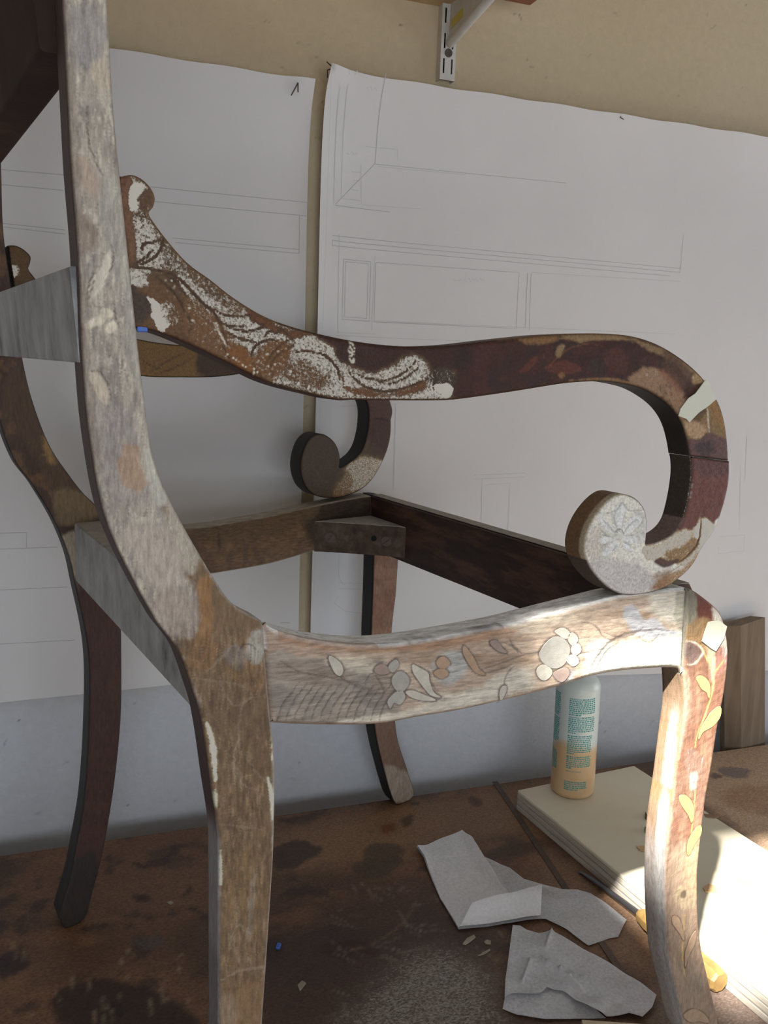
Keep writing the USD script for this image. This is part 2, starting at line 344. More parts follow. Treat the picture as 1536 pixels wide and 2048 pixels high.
# ------------------------------------------------------------------ the workbench
BX0, BX1, BY0 = -1.1, 2.2, .36
bench = thing('workbench', 'worn brown wooden workbench top with dark stains and dust along the wall', 'workbench', (0, 0, 0))
def grid_top(x0, x1, y0, y1, z, step):
    xs = np.linspace(x0, x1, int((x1 - x0) / step) + 1); ys = np.linspace(y0, y1, int((y1 - y0) / step) + 1)
    X, Y = np.meshgrid(xs, ys); v = np.column_stack([X.ravel(), Y.ravel(), np.full(X.size, z)])
    i = np.arange(X.size).reshape(X.shape); q = np.column_stack([i[:-1, :-1].ravel(), i[:-1, 1:].ravel(), i[1:, 1:].ravel(), i[1:, :-1].ravel()])
    return v, np.vstack([q[:, [0, 1, 2]], q[:, [0, 2, 3]]])
v, f = grid_top(BX0, BX1, BY0, BENCH_Y1, BZ, .004)
lo = box(BX0, BX1, BY0, BENCH_Y1, BZ - .06, BZ - .0008)
bp = np.column_stack([v[:, 0] * 1500, v[:, 1] * 1500])            # 1.5 units to the millimetre
pt = Paint(bp, (100, 73, 53), 1.5, 21, dust=.02, gloss=.1)
pt.mottle(170, .42, .62, 1, (.45, 1), color=(76, 56, 43), amt=.9)
pt.mottle(120, .5, .66, 2, (.5, 1), color=(54, 42, 36), amt=.75)
pt.mottle(70, .55, .68, 3, (.6, 1), color=(116, 84, 58), amt=.5)
pt.mottle(40, .6, .7, 4, color=(38, 30, 30), amt=.6)
def bpx(s, h=0.): q = on_bench(A(s) if isinstance(s, str) else s, h); return np.column_stack([q[:, 0] * 1500, q[:, 1] * 1500])
pt.area(bpx("560,1660 800,1610 1000,1570 1200,1545 1300,1600 1150,1660 980,1680 760,1720 600,1740"), 40, 14, .75, color=(120, 92, 66))
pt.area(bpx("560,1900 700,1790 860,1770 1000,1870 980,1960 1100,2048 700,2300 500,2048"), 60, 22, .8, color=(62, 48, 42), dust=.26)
pt.area(bpx("760,1960 860,1900 960,1930 1000,2020 960,2100 700,2150 690,2040"), 45, 20, .9, dust=.50, color=(92, 82, 74))
pt.area(bpx("1100,1700 1230,1770 1320,1850 1330,1960 1200,1900 1080,1800"), 30, 14, .8, color=(112, 88, 70), dust=.30)
pt.area(bpx("1380,1930 1536,2000 1700,2100 1500,2200 1330,2080 1310,1990"), 30, 14, .9, color=(110, 96, 88), dust=.36, white=.12)
pt.area(bpx("1330,1500 1700,1450 1900,1700 1600,1760 1450,1640 1380,1590"), 35, 16, .85, color=(172, 146, 120))  # brighter light on the bench's right end, put into the colour
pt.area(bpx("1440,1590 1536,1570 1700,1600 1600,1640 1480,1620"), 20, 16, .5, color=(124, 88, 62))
pt.area(bpx("1440,1535 1500,1540 1490,1556 1450,1552"), 5, 8, .75, color=(96, 90, 90))
pt.area(bpx("1424,1546 1445,1551 1436,1557 1422,1555"), 3, 4, .8, color=(80, 70, 66))
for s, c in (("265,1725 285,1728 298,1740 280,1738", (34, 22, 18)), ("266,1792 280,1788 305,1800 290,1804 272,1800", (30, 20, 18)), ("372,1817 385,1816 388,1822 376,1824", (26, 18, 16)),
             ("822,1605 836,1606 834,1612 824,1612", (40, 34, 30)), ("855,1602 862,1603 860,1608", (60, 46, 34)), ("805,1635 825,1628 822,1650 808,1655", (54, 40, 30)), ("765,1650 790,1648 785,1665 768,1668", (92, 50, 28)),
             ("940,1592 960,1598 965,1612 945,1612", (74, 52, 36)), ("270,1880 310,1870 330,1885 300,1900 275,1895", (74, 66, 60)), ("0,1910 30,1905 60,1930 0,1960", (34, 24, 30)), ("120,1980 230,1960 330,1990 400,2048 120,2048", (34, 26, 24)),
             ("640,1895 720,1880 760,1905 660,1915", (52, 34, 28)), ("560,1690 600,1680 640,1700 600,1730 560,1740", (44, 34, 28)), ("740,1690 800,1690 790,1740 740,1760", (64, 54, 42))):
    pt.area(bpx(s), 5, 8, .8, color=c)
rng = np.random.default_rng(8)
for k in range(46):                                               # scratches and spilt flecks of glue
    x, y = rng.uniform(0, 400), rng.uniform(1880, 2040); s = bpx(np.array([[x, y], [x + rng.normal(0, 5), y + rng.uniform(6, 36)]]))
    if rng.random() < .4: pt.line(s, 2.2, 3, amt=.55, color=(150, 130, 104))
for k in range(60):
    x, y = rng.uniform(640, 1010), rng.uniform(1760, 2040); a = rng.normal(-.5, .5); L = rng.uniform(10, 70)
    pt.line(bpx(np.array([[x, y], [x + L * math.cos(a), y - L * math.sin(a) * .6]])), 1.6, 3, amt=.35, color=(150, 136, 120))
pt.line(bpx("700,1900 760,1880 800,1850 830,1805"), 2.5, 3, amt=.5, color=(128, 104, 78))
pt.line(bpx("380,1770 376,1785 362,1793"), 8, 4, amt=.7, color=(36, 24, 20))
V = np.vstack([v, lo.vertices]); Fq = np.vstack([f, lo.faces + len(v)])
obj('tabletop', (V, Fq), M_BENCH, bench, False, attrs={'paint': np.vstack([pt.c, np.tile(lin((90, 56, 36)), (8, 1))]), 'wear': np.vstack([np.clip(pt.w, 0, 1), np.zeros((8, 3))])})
M_LEGW = mottled('bench_frame_wood', [(.3, (.08, .05, .03)), (.7, (.16, .10, .06))], 9, (4, 4, .5))
for x in (BX0 + .06, BX1 - .14):
    for y in (BY0 + .04, BENCH_Y1 - .14): obj('leg', box(x, x + .08, y, y + .08, 0, BZ - .06), M_LEGW, bench)
obj('apron', box(BX0 + .05, BX1 - .05, BY0 + .03, BY0 + .055, BZ - .18, BZ - .06), M_LEGW, bench)

# ------------------------------------------------------------------ the armchair
chairx = thing('armchair', 'stripped antique wooden armchair with scrolled arms and floral inlay standing on the bench', 'armchair', tuple(CO))
_obj_world = obj
def cobj(name, mesh, *a, **k):                                    # parts are modelled in the room's coordinates, kept in the chair's
    m = trimesh.Trimesh(*mesh, process=False) if isinstance(mesh, tuple) else mesh.copy()
    return _obj_world(name, (np.asarray(m.vertices) - CO, m.faces), *a, **k)
def obj(name, mesh, mat, parent='/World', *a, **k):
    return cobj(name, mesh, mat, parent, *a, **k) if path_of(parent).startswith('/World/armchair') else _obj_world(name, mesh, mat, parent, *a, **k)
STEP = .00115

# near rear post: stile and sabre leg in one
UPR = "226,200 240,350 258,520 275,680 300,880 350,1020 400,1110 450,1190 522,1241"
UPL = "437,1850 437,1700 420,1560 400,1430 385,1380 360,1310 310,1240 250,1130 215,1050 190,950 170,800 163,700 155,500 140,300 125,0"
near_post = [np.vstack([[-.1015, .955], N_("206,-140 214,0"), N_(UPR)]),
             N_("522,1241 525,1245 532,1330 542,1447"),
             np.vstack([N_("542,1447 548,1500 550,1600 545,1750 535,1900 525,2045"), [[-.010, .075], [-.030, .0], [-.034, ZF]]]),
             np.array([[-.034, ZF], [-.066, ZF]]),
             np.vstack([[[-.066, ZF], [-.062, .002], [-.045, .068]], N_("437,2045 " + UPL), N_("118,-140"), [-.1385, .955]]),
             np.array([[-.1385, .955], [-.1015, .955]])]
def paint_near_post(px, reg, dp):
    p = Paint(px, (146, 138, 125), 1.75, 31, white=.16)
    y = px[:, 1]
    p.mottle(60, .42, .6, 1, (1.6, .7), color=(128, 122, 115), amt=.8); p.mottle(50, .5, .64, 2, (1.7, .6), color=(154, 146, 132), amt=.8)
    p.mottle(34, .55, .66, 3, (1.6, .6), color=(116, 108, 101), amt=.7); p.mottle(22, .56, .66, 4, (1.8, .7), color=(142, 136, 124), amt=.7); p.mottle(9, .55, .68, 5, (2.2, .5), color=(96, 88, 82), amt=.5); p.mottle(10, .56, .66, 6, (2.2, .5), color=(176, 168, 152), amt=.6)
    p.area("140,20 200,15 205,110 175,140 150,120", 9, 10, .7, color=(132, 126, 122))
    p.area("190,120 215,130 222,160 205,190 185,160", 6, 8, .7, color=(164, 152, 132))
    p.area("145,320 175,318 195,350 205,400 185,395 160,365", 5, 6, .85, color=(148, 132, 116))
    p.area("150,430 180,440 188,500 170,500 150,470", 6, 8, .6, color=(120, 104, 88), white=.18)
    p.area("200,350 225,352 232,470 240,560 215,520 200,420", 8, 9, .6, color=(144, 140, 131))
    p.area("170,820 240,810 262,830 280,900 300,1000 250,1010 200,930 180,870", 12, 14, .6, color=(124, 116, 112))
    p.area("245,890 285,900 282,985 252,975", 6, 8, .8, color=(140, 116, 93))
    p.area("280,900 312,905 330,960 335,1010 310,1000 290,950", 7, 8, .7, color=(160, 158, 146), white=.25)
    # brown, glue-stained lower part
    p.area("330,1010 352,1020 460,1200 530,1240 560,1470 560,2100 420,2100 428,1700 400,1430 350,1290 385,1270 395,1190 360,1120", 12, 16, 1., color=(100, 81, 60), white=.10)
    p.area("395,1165 420,1150 425,1200 420,1290 390,1285 396,1230", 4, 6, .9, color=(122, 92, 60), white=.0)
    p.area("375,1285 440,1290 420,1340 380,1330", 5, 8, .8, color=(114, 86, 58))
    p.area("460,1280 500,1300 520,1380 490,1400 455,1350", 8, 10, .8, color=(112, 86, 58))
    p.area("350,1000 375,1060 395,1130 385,1150 350,1090 330,1040", 6, 8, .8, color=(150, 142, 128), white=.42)
    p.area("250,1060 330,1060 372,1150 345,1200 310,1180 262,1110", 10, 12, .75, color=(150, 140, 128), dust=.25)
    p.area("310,1190 370,1180 400,1240 385,1270 345,1270", 8, 10, .7, color=(132, 120, 110))
    p.area("500,1270 526,1260 530,1310 512,1330 495,1310", 5, 6, .8, color=(150, 148, 138), dust=.3)
    p.area("450,1300 476,1288 498,1310 480,1340 462,1335", 4, 5, .8, color=(112, 106, 100))
    # the leg's face
    p.area("405,1400 545,1390 552,1640 530,1560 420,1560", 16, 12, .6, color=(92, 76, 58))
    p.area("470,1500 540,1480 548,1560 500,1580", 14, 12, .6, color=(96, 76, 54))
    p.area("455,1760 500,1700 520,1760 500,1900 470,1860", 14, 12, .5, color=(112, 90, 60))
    p.line('508,1740 505,1790 500,1850 492,1880', 9, 4, 6, .5, color=(122, 120, 114), white=.15)
    lw = smooth01((y - 1230) / 60) * (reg == 0)
    q = px * np.array([2.6, .35])
    p.blend(lw * smooth01((nz(q, 9, 71) - .52) / .14) * .55, color=(70, 56, 43)); p.blend(lw * smooth01((nz(q, 8, 72) - .55) / .12) * .45, color=(138, 118, 92)); p.blend(lw * smooth01((nz(px, 26, 73) - .5) / .15) * .5, color=(84, 68, 52), white=.24)
    p.area("468,1985 520,1960 520,2060 450,2060", 8, 10, .9, color=(108, 86, 62), white=.05)
    p.area("430,1990 470,2000 460,2060 430,2060", 8, 8, .6, color=(120, 104, 86))
    for s, w in (("412,1445 424,1480 430,1560", 11), ("432,1580 432,1615", 6), ("437,1665 438,1700 441,1770", 7), ("545,1420 546,1520", 5), ("537,1555 543,1590 545,1640", 9)):
        p.line(s, w, 2, 3, color=(196, 184, 156), white=.75)
    p.line("545,1455 549,1600 545,1700", 7, 3, 2, .6, color=(148, 148, 138))
    # scratched foliage
    for s, w, c in (("385,1355 430,1362 470,1368 510,1395", 3, 0), ("505,1395 480,1425 478,1470 470,1500 480,1560 520,1580", 3, 0), ("470,1515 485,1550 510,1545", 2.5, 0), ("490,1505 505,1535 545,1570", 2.5, 0), ("478,1530 484,1585", 2.5, 0),
                    ("462,1900 480,1850 500,1870 492,1900 505,1930", 3, 0), ("475,1860 470,1900 480,1930", 2.5, 0), ("480,1790 470,1860", 2.5, 0), ("440,1962 470,1945 500,1938 535,1935", 4, 0),
                    ("470,1500 470,1570", 2, 0), ("445,1650 525,1658", 2.2, 0), ("440,1350 470,1410 530,1360", 2.5, 0), ("405,1345 440,1320 460,1295 480,1288", 3, 0)):
        p.line(s, w, 1.6, 5, .40, color=(138, 128, 112), white=.32)
    for s in ("500,1595 505,1615 520,1620", "505,1625 492,1635 500,1640", "500,1700 495,1740", "470,1640 465,1700 470,1760"): p.line(s, 2.5, 1.5, 3, .6, color=(70, 50, 34))
    p.line("477,1305 490,1288 505,1292 510,1302", 2.2, 1.3, 1, .8, color=(52, 42, 36))
    # foliage worn into the grey finish
    for s in ("178,588 186,556 205,530 220,500 218,545 205,575 190,595", "205,520 218,505 219,540 208,548"): p.area(s, 2, 2, .9, color=(176, 169, 154))
    for s in ("166,650 180,640 196,632 204,618 225,622 228,632 214,636 204,650 190,652 175,658", "212,650 230,642 232,658 215,668"): p.area(s, 2, 2, .95, color=(184, 175, 156))
    p.area("178,745 200,750 215,780 214,810 200,800 188,780", 2, 2, .85, color=(170, 158, 140))
    for s in ("172,600 176,575 195,530", "222,485 224,530 214,545", "228,618 236,650", "180,745 200,742 216,770 220,800", "170,640 166,660", "175,210 180,290 205,350", "188,560 176,600"): p.line(s, 3.5, 1.5, 2, .85, color=(84, 74, 66))
    p.area("230,350 256,520 282,700 308,880 330,960 316,960 290,860 262,690 240,530 222,380", 5, 7, .55, color=(156, 152, 140), white=.30)
    p.area("120,0 138,0 160,300 172,520 180,720 205,940 190,950 165,760 150,500 136,300", 3, 5, .55, color=(120, 108, 98))
    # the sides: dark polished wood at the back, dusty towards the front
    sd = reg > 0
    p.blend((sd * 1.), color=(62, 50, 46), white=-.1, dust=-.1, gloss=.15)
    up = sd & (px[:, 0] > np.interp(y, [0, 700, 950, 1130, 1310, 1430, 1700, 2045], [165, 215, 250, 330, 420, 470, 490, 480]))
    p.blend(up * 1., color=(130, 122, 112), white=.2)
    p.blend((sd & ~up & (y > 1620)) * smooth01((y - 1620) / 80) * .85, color=(118, 116, 118), white=.25)
    p.blend((sd & ~up & (y > 1900)) * smooth01((y - 1880) / 60) * .8, color=(92, 90, 92), white=0)
    return p
plate('back_post', near_post, 1, .0215, STEP, paint_near_post, MWZ, chairx, label='near rear post grey with worn finish above a brown sabre leg', seed=1, rough=.0006)

# near arm
ARM_TOP = "246,352 275,351 300,370 312,395 309,412 300,427 312,447 337,480 383,530 427,562 453,583 503,617 553,642 620,663 687,678 743,687 833,693 933,688 1000,680 1074,672 1164,667 1241,669 1307,684 1357,711 1397,743 1431,787 1451,833 1459,883 1461,922.4"
ARM_BOT = "1383,912.4 1377,877 1364,840 1324,797 1274,773 1207,763 1184,763 1124,768 1024,784 933,797 883,801 783,801 707,800 680,801 633,791 587,780 520,757 453,723 403,699 367,683 320,665 287,657 268,654"
near_arm = [N_(ARM_TOP), N_("1461,922.4 1383,912.4"), N_(ARM_BOT), N_("268,654 262,600 256,530 244,430 238,352 246,352")]
def paint_near_arm(px, reg, dp):
    p = Paint(px, (84, 66, 47), 1.4, 41, white=.10)
    p.mottle(40, .45, .62, 1, color=(76, 54, 36), amt=.8); p.mottle(30, .52, .66, 2, color=(98, 74, 49), amt=.7)
    p.area("250,350 320,350 316,400 320,440 360,500 440,570 420,600 350,545 270,540 262,440", 6, 8, 1., white=.44)
    p.area("290,380 314,380 312,425 285,425", 5, 6, .9, white=.24, color=(84, 62, 44))
    p.area("240,350 262,360 262,410 270,450 272,520 264,540 236,540", 3, 5, 1., color=(100, 72, 52), white=-.1)
    p.area("262,368 288,370 286,385 276,395 274,420 262,420 258,395", 3, 5, 1., white=.95)
    p.area("265,440 300,450 320,490 330,520 310,540 278,530 272,480", 5, 6, 1., white=.58)
    p.area("258,540 300,560 380,600 400,660 330,670 260,660", 6, 8, .9, white=.12, color=(94, 68, 44))
    p.area("258,535 285,545 296,570 270,575 258,565", 4, 6, .9, white=.7)
    p.area("286,595 320,605 334,620 332,662 318,660 300,630", 3, 6, 1., white=.97)
    p.area("258,575 290,590 300,630 270,650 258,640", 6, 8, .9, color=(58, 48, 42), white=0.)
    p.area("330,600 352,610 360,640 345,655 328,640", 5, 6, .8, white=.5)
    p.area("360,550 420,575 470,600 540,640 640,672 668,690 690,722 745,745 785,730 812,712 850,714 866,736 905,735 912,760 905,800 700,802 620,788 540,760 500,725 440,690 400,640 370,590", 8, 10, 1., white=.58)
    p.area("370,520 400,548 450,590 500,620 470,625 420,590 380,560", 6, 8, .8, white=.34)
    p.area("380,600 440,640 480,690 500,740 440,720 380,680", 9, 9, .85, white=.32, color=(104, 74, 46))
    p.area("455,690 500,700 510,740 470,735", 6, 7, .9, white=.10, color=(112, 74, 40))
    p.area("530,690 580,690 570,740 540,760 510,740", 7, 7, .8, white=.26, color=(108, 74, 42))
    p.area("590,720 640,740 660,775 600,775 560,750", 8, 8, .8, white=.34, color=(92, 66, 42))
    p.area("500,620 520,632 560,655 620,668 600,675 545,660 505,640", 4, 5, .8, color=(92, 58, 34), white=.02)
    # dark polished stretch above the flakes
    p.area("590,650 740,684 930,685 920,738 868,738 850,712 812,711 784,730 745,744 700,728 678,716 668,688 632,670", 5, 6, 1., color=(50, 27, 18), white=-.1, gloss=.35)
    p.area("725,778 780,788 840,768 858,760 850,780 800,792 740,795 690,775", 5, 6, .8, color=(96, 62, 38), white=.15)
    p.area("900,690 1180,664 1330,690 1400,740 1390,800 1330,780 1200,765 1110,772 930,800 905,790 915,740", 6, 7, 1., color=(52, 29, 21), white=.02, gloss=.2)
    p.mottle(26, .5, .62, 6, amt=.0)
    r = (px[:, 0] > 915) & (px[:, 0] < 1330)
    p.blend(r * smooth01((nz(px, 18, 77) - .42) / .3) * .9, color=(62, 33, 24), white=.19)
    p.blend(r * smooth01((nz(px, 26, 78) - .55) / .12) * .7, color=(44, 30, 26))
    p.area("865,745 880,735 905,740 915,770 900,790 880,780", 5, 7, .9, color=(58, 46, 36), white=.3)
    p.area("866,775 880,768 905,772 898,795 880,792", 3, 6, 1., white=.9)
    p.area("915,690 940,700 935,735 915,735", 8, 8, .7, color=(34, 24, 22))
    for s in ("1042,745 1060,722 1078,712 1076,724 1062,740", "1092,735 1120,722 1150,726 1166,740 1140,748 1110,745"): p.area(s, 2.5, 3, .6, color=(92, 48, 33), white=0)
    p.area("1215,705 1245,698 1260,720 1252,745 1225,742 1212,725", 4, 5, .5, color=(80, 44, 34))
    p.area("1118,694 1126,688 1133,692 1128,705 1122,716 1114,712", 2, 3, .9, color=(124, 102, 70))
    p.area("1120,748 1130,746 1130,756 1122,756", 2, 3, .8, color=(120, 88, 54))
    p.line("1100,735 1130,705 1160,690 1200,690", 2.5, 1.5, 2, .5, color=(120, 80, 52))
    p.area("1184,722 1200,720 1212,735 1205,752 1190,748", 4, 5, .7, color=(48, 38, 30))
    p.area("1120,676 1165,667 1240,670 1262,680 1200,680 1150,682", 2.5, 4, .9, color=(126, 102, 70))
    p.area("1040,680 1120,672 1120,680 1050,686", 2.5, 4, .8, color=(120, 88, 54))
    p.area("1262,678 1310,690 1360,715 1405,755 1395,765 1350,725 1300,700", 3, 5, .8, color=(126, 102, 70))
    p.area("1140,762 1200,757 1270,766 1290,778 1210,768", 2.5, 4, .8, color=(132, 100, 64))
    p.area("1270,745 1310,735 1345,750 1372,790 1385,830 1372,850 1350,815 1310,785 1265,765", 5, 8, 1., color=(132, 103, 78), white=.10)
    p.area("1290,742 1318,738 1322,755 1300,760", 4, 6, .8, white=.40)
    p.area("1320,740 1350,745 1370,775 1355,780 1335,760", 6, 6, .7, color=(112, 70, 50))
    p.area("1330,700 1380,735 1400,770 1370,775 1340,745", 6, 7, .8, color=(72, 50, 36))
    p.area("1385,755 1405,745 1412,760 1395,770", 3, 4, .8, color=(150, 120, 80), white=.4)
    p.area("1368,840 1400,845 1435,800 1450,835 1460,880 1440,872 1425,865 1400,880 1380,878", 3, 5, 1., color=(120, 95, 62), white=.12)
    p.area("1425,800 1445,815 1455,860 1440,850 1425,825", 5, 6, .8, color=(132, 98, 56))
    p.area("1375,845 1395,842 1415,855 1400,878 1382,872", 4, 6, .7, color=(170, 140, 110), white=.3)
    p.line("1418,815 1420,845 1421,865", 2.5, 1.4, 1, .8, color=(200, 190, 170))
    p.line("1378,765 1395,775 1405,790", 2.2, 1.2, 1, .7, color=(70, 50, 34))
    p.area("1378,878 1400,880 1425,866 1440,873 1462,880 1464,925 1380,915", 2.5, 3, 1., color=(92, 68, 62), white=-.05)
    p.area("1395,890 1430,885 1435,905 1400,910", 6, 6, .8, color=(56, 44, 44))
    rng = np.random.default_rng(3)
    for k in range(12): x, y = rng.uniform(1320, 1350), rng.uniform(760, 800); p.line([(x, y), (x + 3, y + 8)], 2.4, 1.5, 1, .7, color=(74, 52, 38))
    # engraved stems and leaves
    dk = dict(color=(58, 42, 30), white=-.1, h=-.0006)
    for s, w in (("256,532 287,535 330,543 360,557 380,577 403,603 427,623 447,660 457,690", 4.5), ("270,530 297,523 317,507 327,483 326,467", 4.5), ("286,507 290,487 310,483 325,478", 3.5), ("292,515 300,508 307,500", 4), ("262,528 285,520 296,512", 4),
                 ("315,555 345,580 360,600 372,625 382,640 380,665", 5.5), ("330,548 362,575 380,600", 4), ("420,613 453,630 480,633 507,627", 3), ("507,633 520,647 533,648 522,657 490,662 460,653", 3.5), ("450,660 473,673 507,683 523,682", 3), ("430,635 455,650 490,652", 2.5),
                 ("533,673 540,663 557,665 563,657 580,670 588,680", 4), ("507,717 512,693 540,680 555,683", 3.5), ("530,733 553,700 583,677", 3.5), ("550,750 545,725 570,700 590,690", 3), ("593,705 620,703 650,710 670,727 682,760", 3), ("445,690 460,715 462,735", 4), ("510,735 530,760", 3),
                 ("700,743 717,763 743,777 787,782 820,773 860,757", 3.5), ("713,747 740,757 770,760", 2.2), ("750,767 787,757 813,743 833,723", 2.2), ("770,770 810,757 840,735", 2), ("650,710 680,740 690,770", 2.5), ("860,735 875,755 870,775 885,790", 2.5)):
        p.line(s, w, 1.3, 1.6, .9, **dk)
    p.line("435,645 455,690 462,695", 3, 1.5, 1, .7, color=(190, 180, 160), white=.8)
    rng = np.random.default_rng(12)
    for k in range(110):                                          # beads of glue squeezed out
        t = rng.random(); i = rng.integers(4)
        if i == 0: x, y = rng.uniform(440, 700), 0; y = np.interp(x, [440, 520, 587, 700], [708, 748, 772, 795]) + rng.normal(-5, 4)
        elif i == 1: x, y = rng.uniform(330, 400), rng.uniform(545, 660)
        elif i == 2: x, y = rng.uniform(510, 600), rng.uniform(690, 770)
        else: x, y = rng.uniform(698, 712), rng.uniform(684, 728)
        p.line([(x, y), (x + 1, y + 1)], rng.uniform(3, 6), 1.2, 1, .95, color=(200, 190, 168), white=.9, h=.0004)
    sd = reg > 0; y = px[:, 1]
    p.blend(sd * 1., color=(58, 38, 30), white=.02, gloss=.25)
    p.blend(sd * (px[:, 0] > 1180) * (y > 755) * 1., color=(40, 34, 30), white=.0)
    p.blend(sd * (px[:, 0] < 560) * (y < 650) * .8, color=(110, 84, 58), white=.2)
    p.blend(sd * (px[:, 0] > 1000) * (y < 700) * .7, color=(96, 74, 56))
    return p
plate('arm', near_arm, 1, .0225, STEP, paint_near_arm, MW, chairx, off=.0015, label='near arm with flaking white gesso and dark red-brown wood', seed=2, rough=.0005)

# the end of the near arm, cracked off below the tape
near_scroll = [N_("1462,923 1459,977 1447,1023 1434,1057 1407,1097 1391,1127 1357,1161 1334,1176 1291,1189 1254,1191 1224,1180 1194,1153 1174,1117 1172,1083 1184,1047 1204,1017 1231,993 1257,990 1284,1007 1296,1033 1297,1060 1294,1089"),
               N_("1294,1089 1324,1082 1357,1060 1371,1033 1382,983 1386,950 1384,913"), N_("1384,913 1462,923")]
def paint_near_scroll(px, reg, dp):
    p = Paint(px, (178, 174, 163), 1.95, 51)
    p.area("1380,905 1470,920 1470,990 1445,1030 1425,1050 1405,1040 1385,1060 1360,1085 1365,1040 1385,980", 2.5, 5, 1., color=(84, 50, 41), white=-.1, gloss=.2)
    p.line("1405,930 1404,1000 1400,1040", 2, 1.5, 1, .5, color=(70, 44, 36))
    p.area("1385,925 1462,930 1462,945 1385,940", 6, 5, .6, color=(64, 44, 42))
    p.area("1365,1060 1385,1060 1405,1035 1425,1045 1440,1062 1410,1100 1370,1130 1330,1120 1300,1120 1290,1095 1330,1085", 3, 5, 1., color=(150, 128, 96), white=.60)
    p.area("1405,1040 1428,1048 1438,1062 1410,1098 1395,1090", 3, 4, 1., white=.92)
    p.area("1330,1105 1370,1095 1385,1075 1400,1085 1380,1110 1345,1128", 5, 7, .9, color=(112, 86, 56), white=.28)
    p.area("1395,1110 1420,1085 1400,1125 1360,1165 1310,1180 1330,1150 1370,1135", 4, 6, 1., color=(132, 102, 68), white=.40)
    p.area("1310,1150 1340,1140 1335,1172 1300,1182", 6, 6, .7, color=(112, 84, 66), white=.2)
    p.area("1172,1080 1190,1050 1215,1075 1210,1120 1190,1130", 6, 8, .6, color=(150, 140, 130))
    p.area("1180,1125 1230,1120 1290,1140 1310,1165 1290,1190 1220,1180", 8, 8, .8, color=(152, 146, 142))
    p.area("1270,1030 1292,1020 1294,1080 1270,1080", 6, 6, .6, color=(150, 148, 142))
    # the sunk flower
    pet = [(232, "1238,1070 1228,1055 1212,1040 1200,1026 1204,1050 1214,1062"), (0, "1233,1068 1228,1040 1230,1018 1243,1005 1252,1020 1248,1045 1243,1068"), (0, "1246,1068 1256,1045 1270,1032 1285,1036 1276,1052 1258,1068"),
           (0, "1230,1075 1205,1074 1198,1084 1215,1090 1232,1082"), (0, "1232,1085 1212,1098 1203,1112 1222,1108 1238,1090"), (0, "1248,1075 1268,1072 1274,1084 1262,1088 1246,1082"), (0, "1246,1088 1262,1092 1268,1104 1252,1100")]
    for _, s in pet: p.area(s, 2, 1.5, .9, color=(186, 184, 174), h=.0012)
    for s in ("1236,1066 1230,1040 1232,1020", "1242,1066 1248,1040 1252,1022", "1230,1068 1216,1050 1204,1038", "1248,1066 1262,1048 1276,1040", "1228,1074 1205,1070", "1230,1082 1208,1092 1204,1100", "1236,1086 1224,1106", "1250,1072 1272,1070", "1250,1084 1266,1094", "1194,1021 1210,1028 1232,1022 1244,1006 1262,1022 1290,1018", "1200,1050 1205,1062 1225,1075"):
        p.line(s, 3, 1.4, 1, .8, color=(132, 130, 122), h=-.0008)
    p.area("1229,1062 1240,1058 1247,1064 1246,1078 1236,1082 1228,1074", 1.5, 1, .8, color=(164, 162, 154), h=.001)
    p.line("1228,1066 1234,1059 1243,1060 1247,1068", 2, 1, 1, .9, color=(96, 92, 86))
    p.line("1404,1033 1404,1055 1398,1085 1380,1110 1360,1125 1340,1122", 4, 1.2, 1, .95, color=(70, 50, 36), white=-.1, h=-.0006)
    p.area("1310,1123 1322,1116 1340,1122 1360,1118 1345,1132 1325,1134", 2, 2, 1., color=(70, 52, 44), white=-.1)
    p.line("1290,1150 1320,1152 1350,1140 1375,1120", 2.2, 1.3, 1, .7, color=(112, 96, 78))
    p.line('1384,914 1462,924', 3, 1.2, .5, 1., False, color=(20, 14, 12), white=-.1)
    sd = reg > 0
    p.blend(sd * 1., color=(56, 46, 38), white=.04)
    x, y = px[:, 0], px[:, 1]
    p.blend(sd * (x < 1260) * (y < 1120) * 1., color=(84, 64, 42), white=.10)
    p.blend(sd * (x < 1260) * (y < 1120) * (dp < .28) * .8, color=(140, 128, 108), white=.3)
    p.blend(sd * (x > 1290) * (x < 1392) * (y < 1100) * 1., color=(50, 42, 36), white=.07)
    p.blend(sd * (x > 1290) * (x < 1392) * (y < 1100) * (dp < .12) * .8, white=.5)
    p.blend(sd * (x > 1290) * (x < 1370) * (y > 1030) * (y < 1100) * .8, color=(96, 80, 74), white=.15)
    return p
plate('arm_scroll', near_scroll, 1, .0225, STEP * .85, paint_near_scroll, MW, chairx, off=.001, label='near arm scroll with pale carved flower, cracked off below the tape', seed=3, rough=.0005)

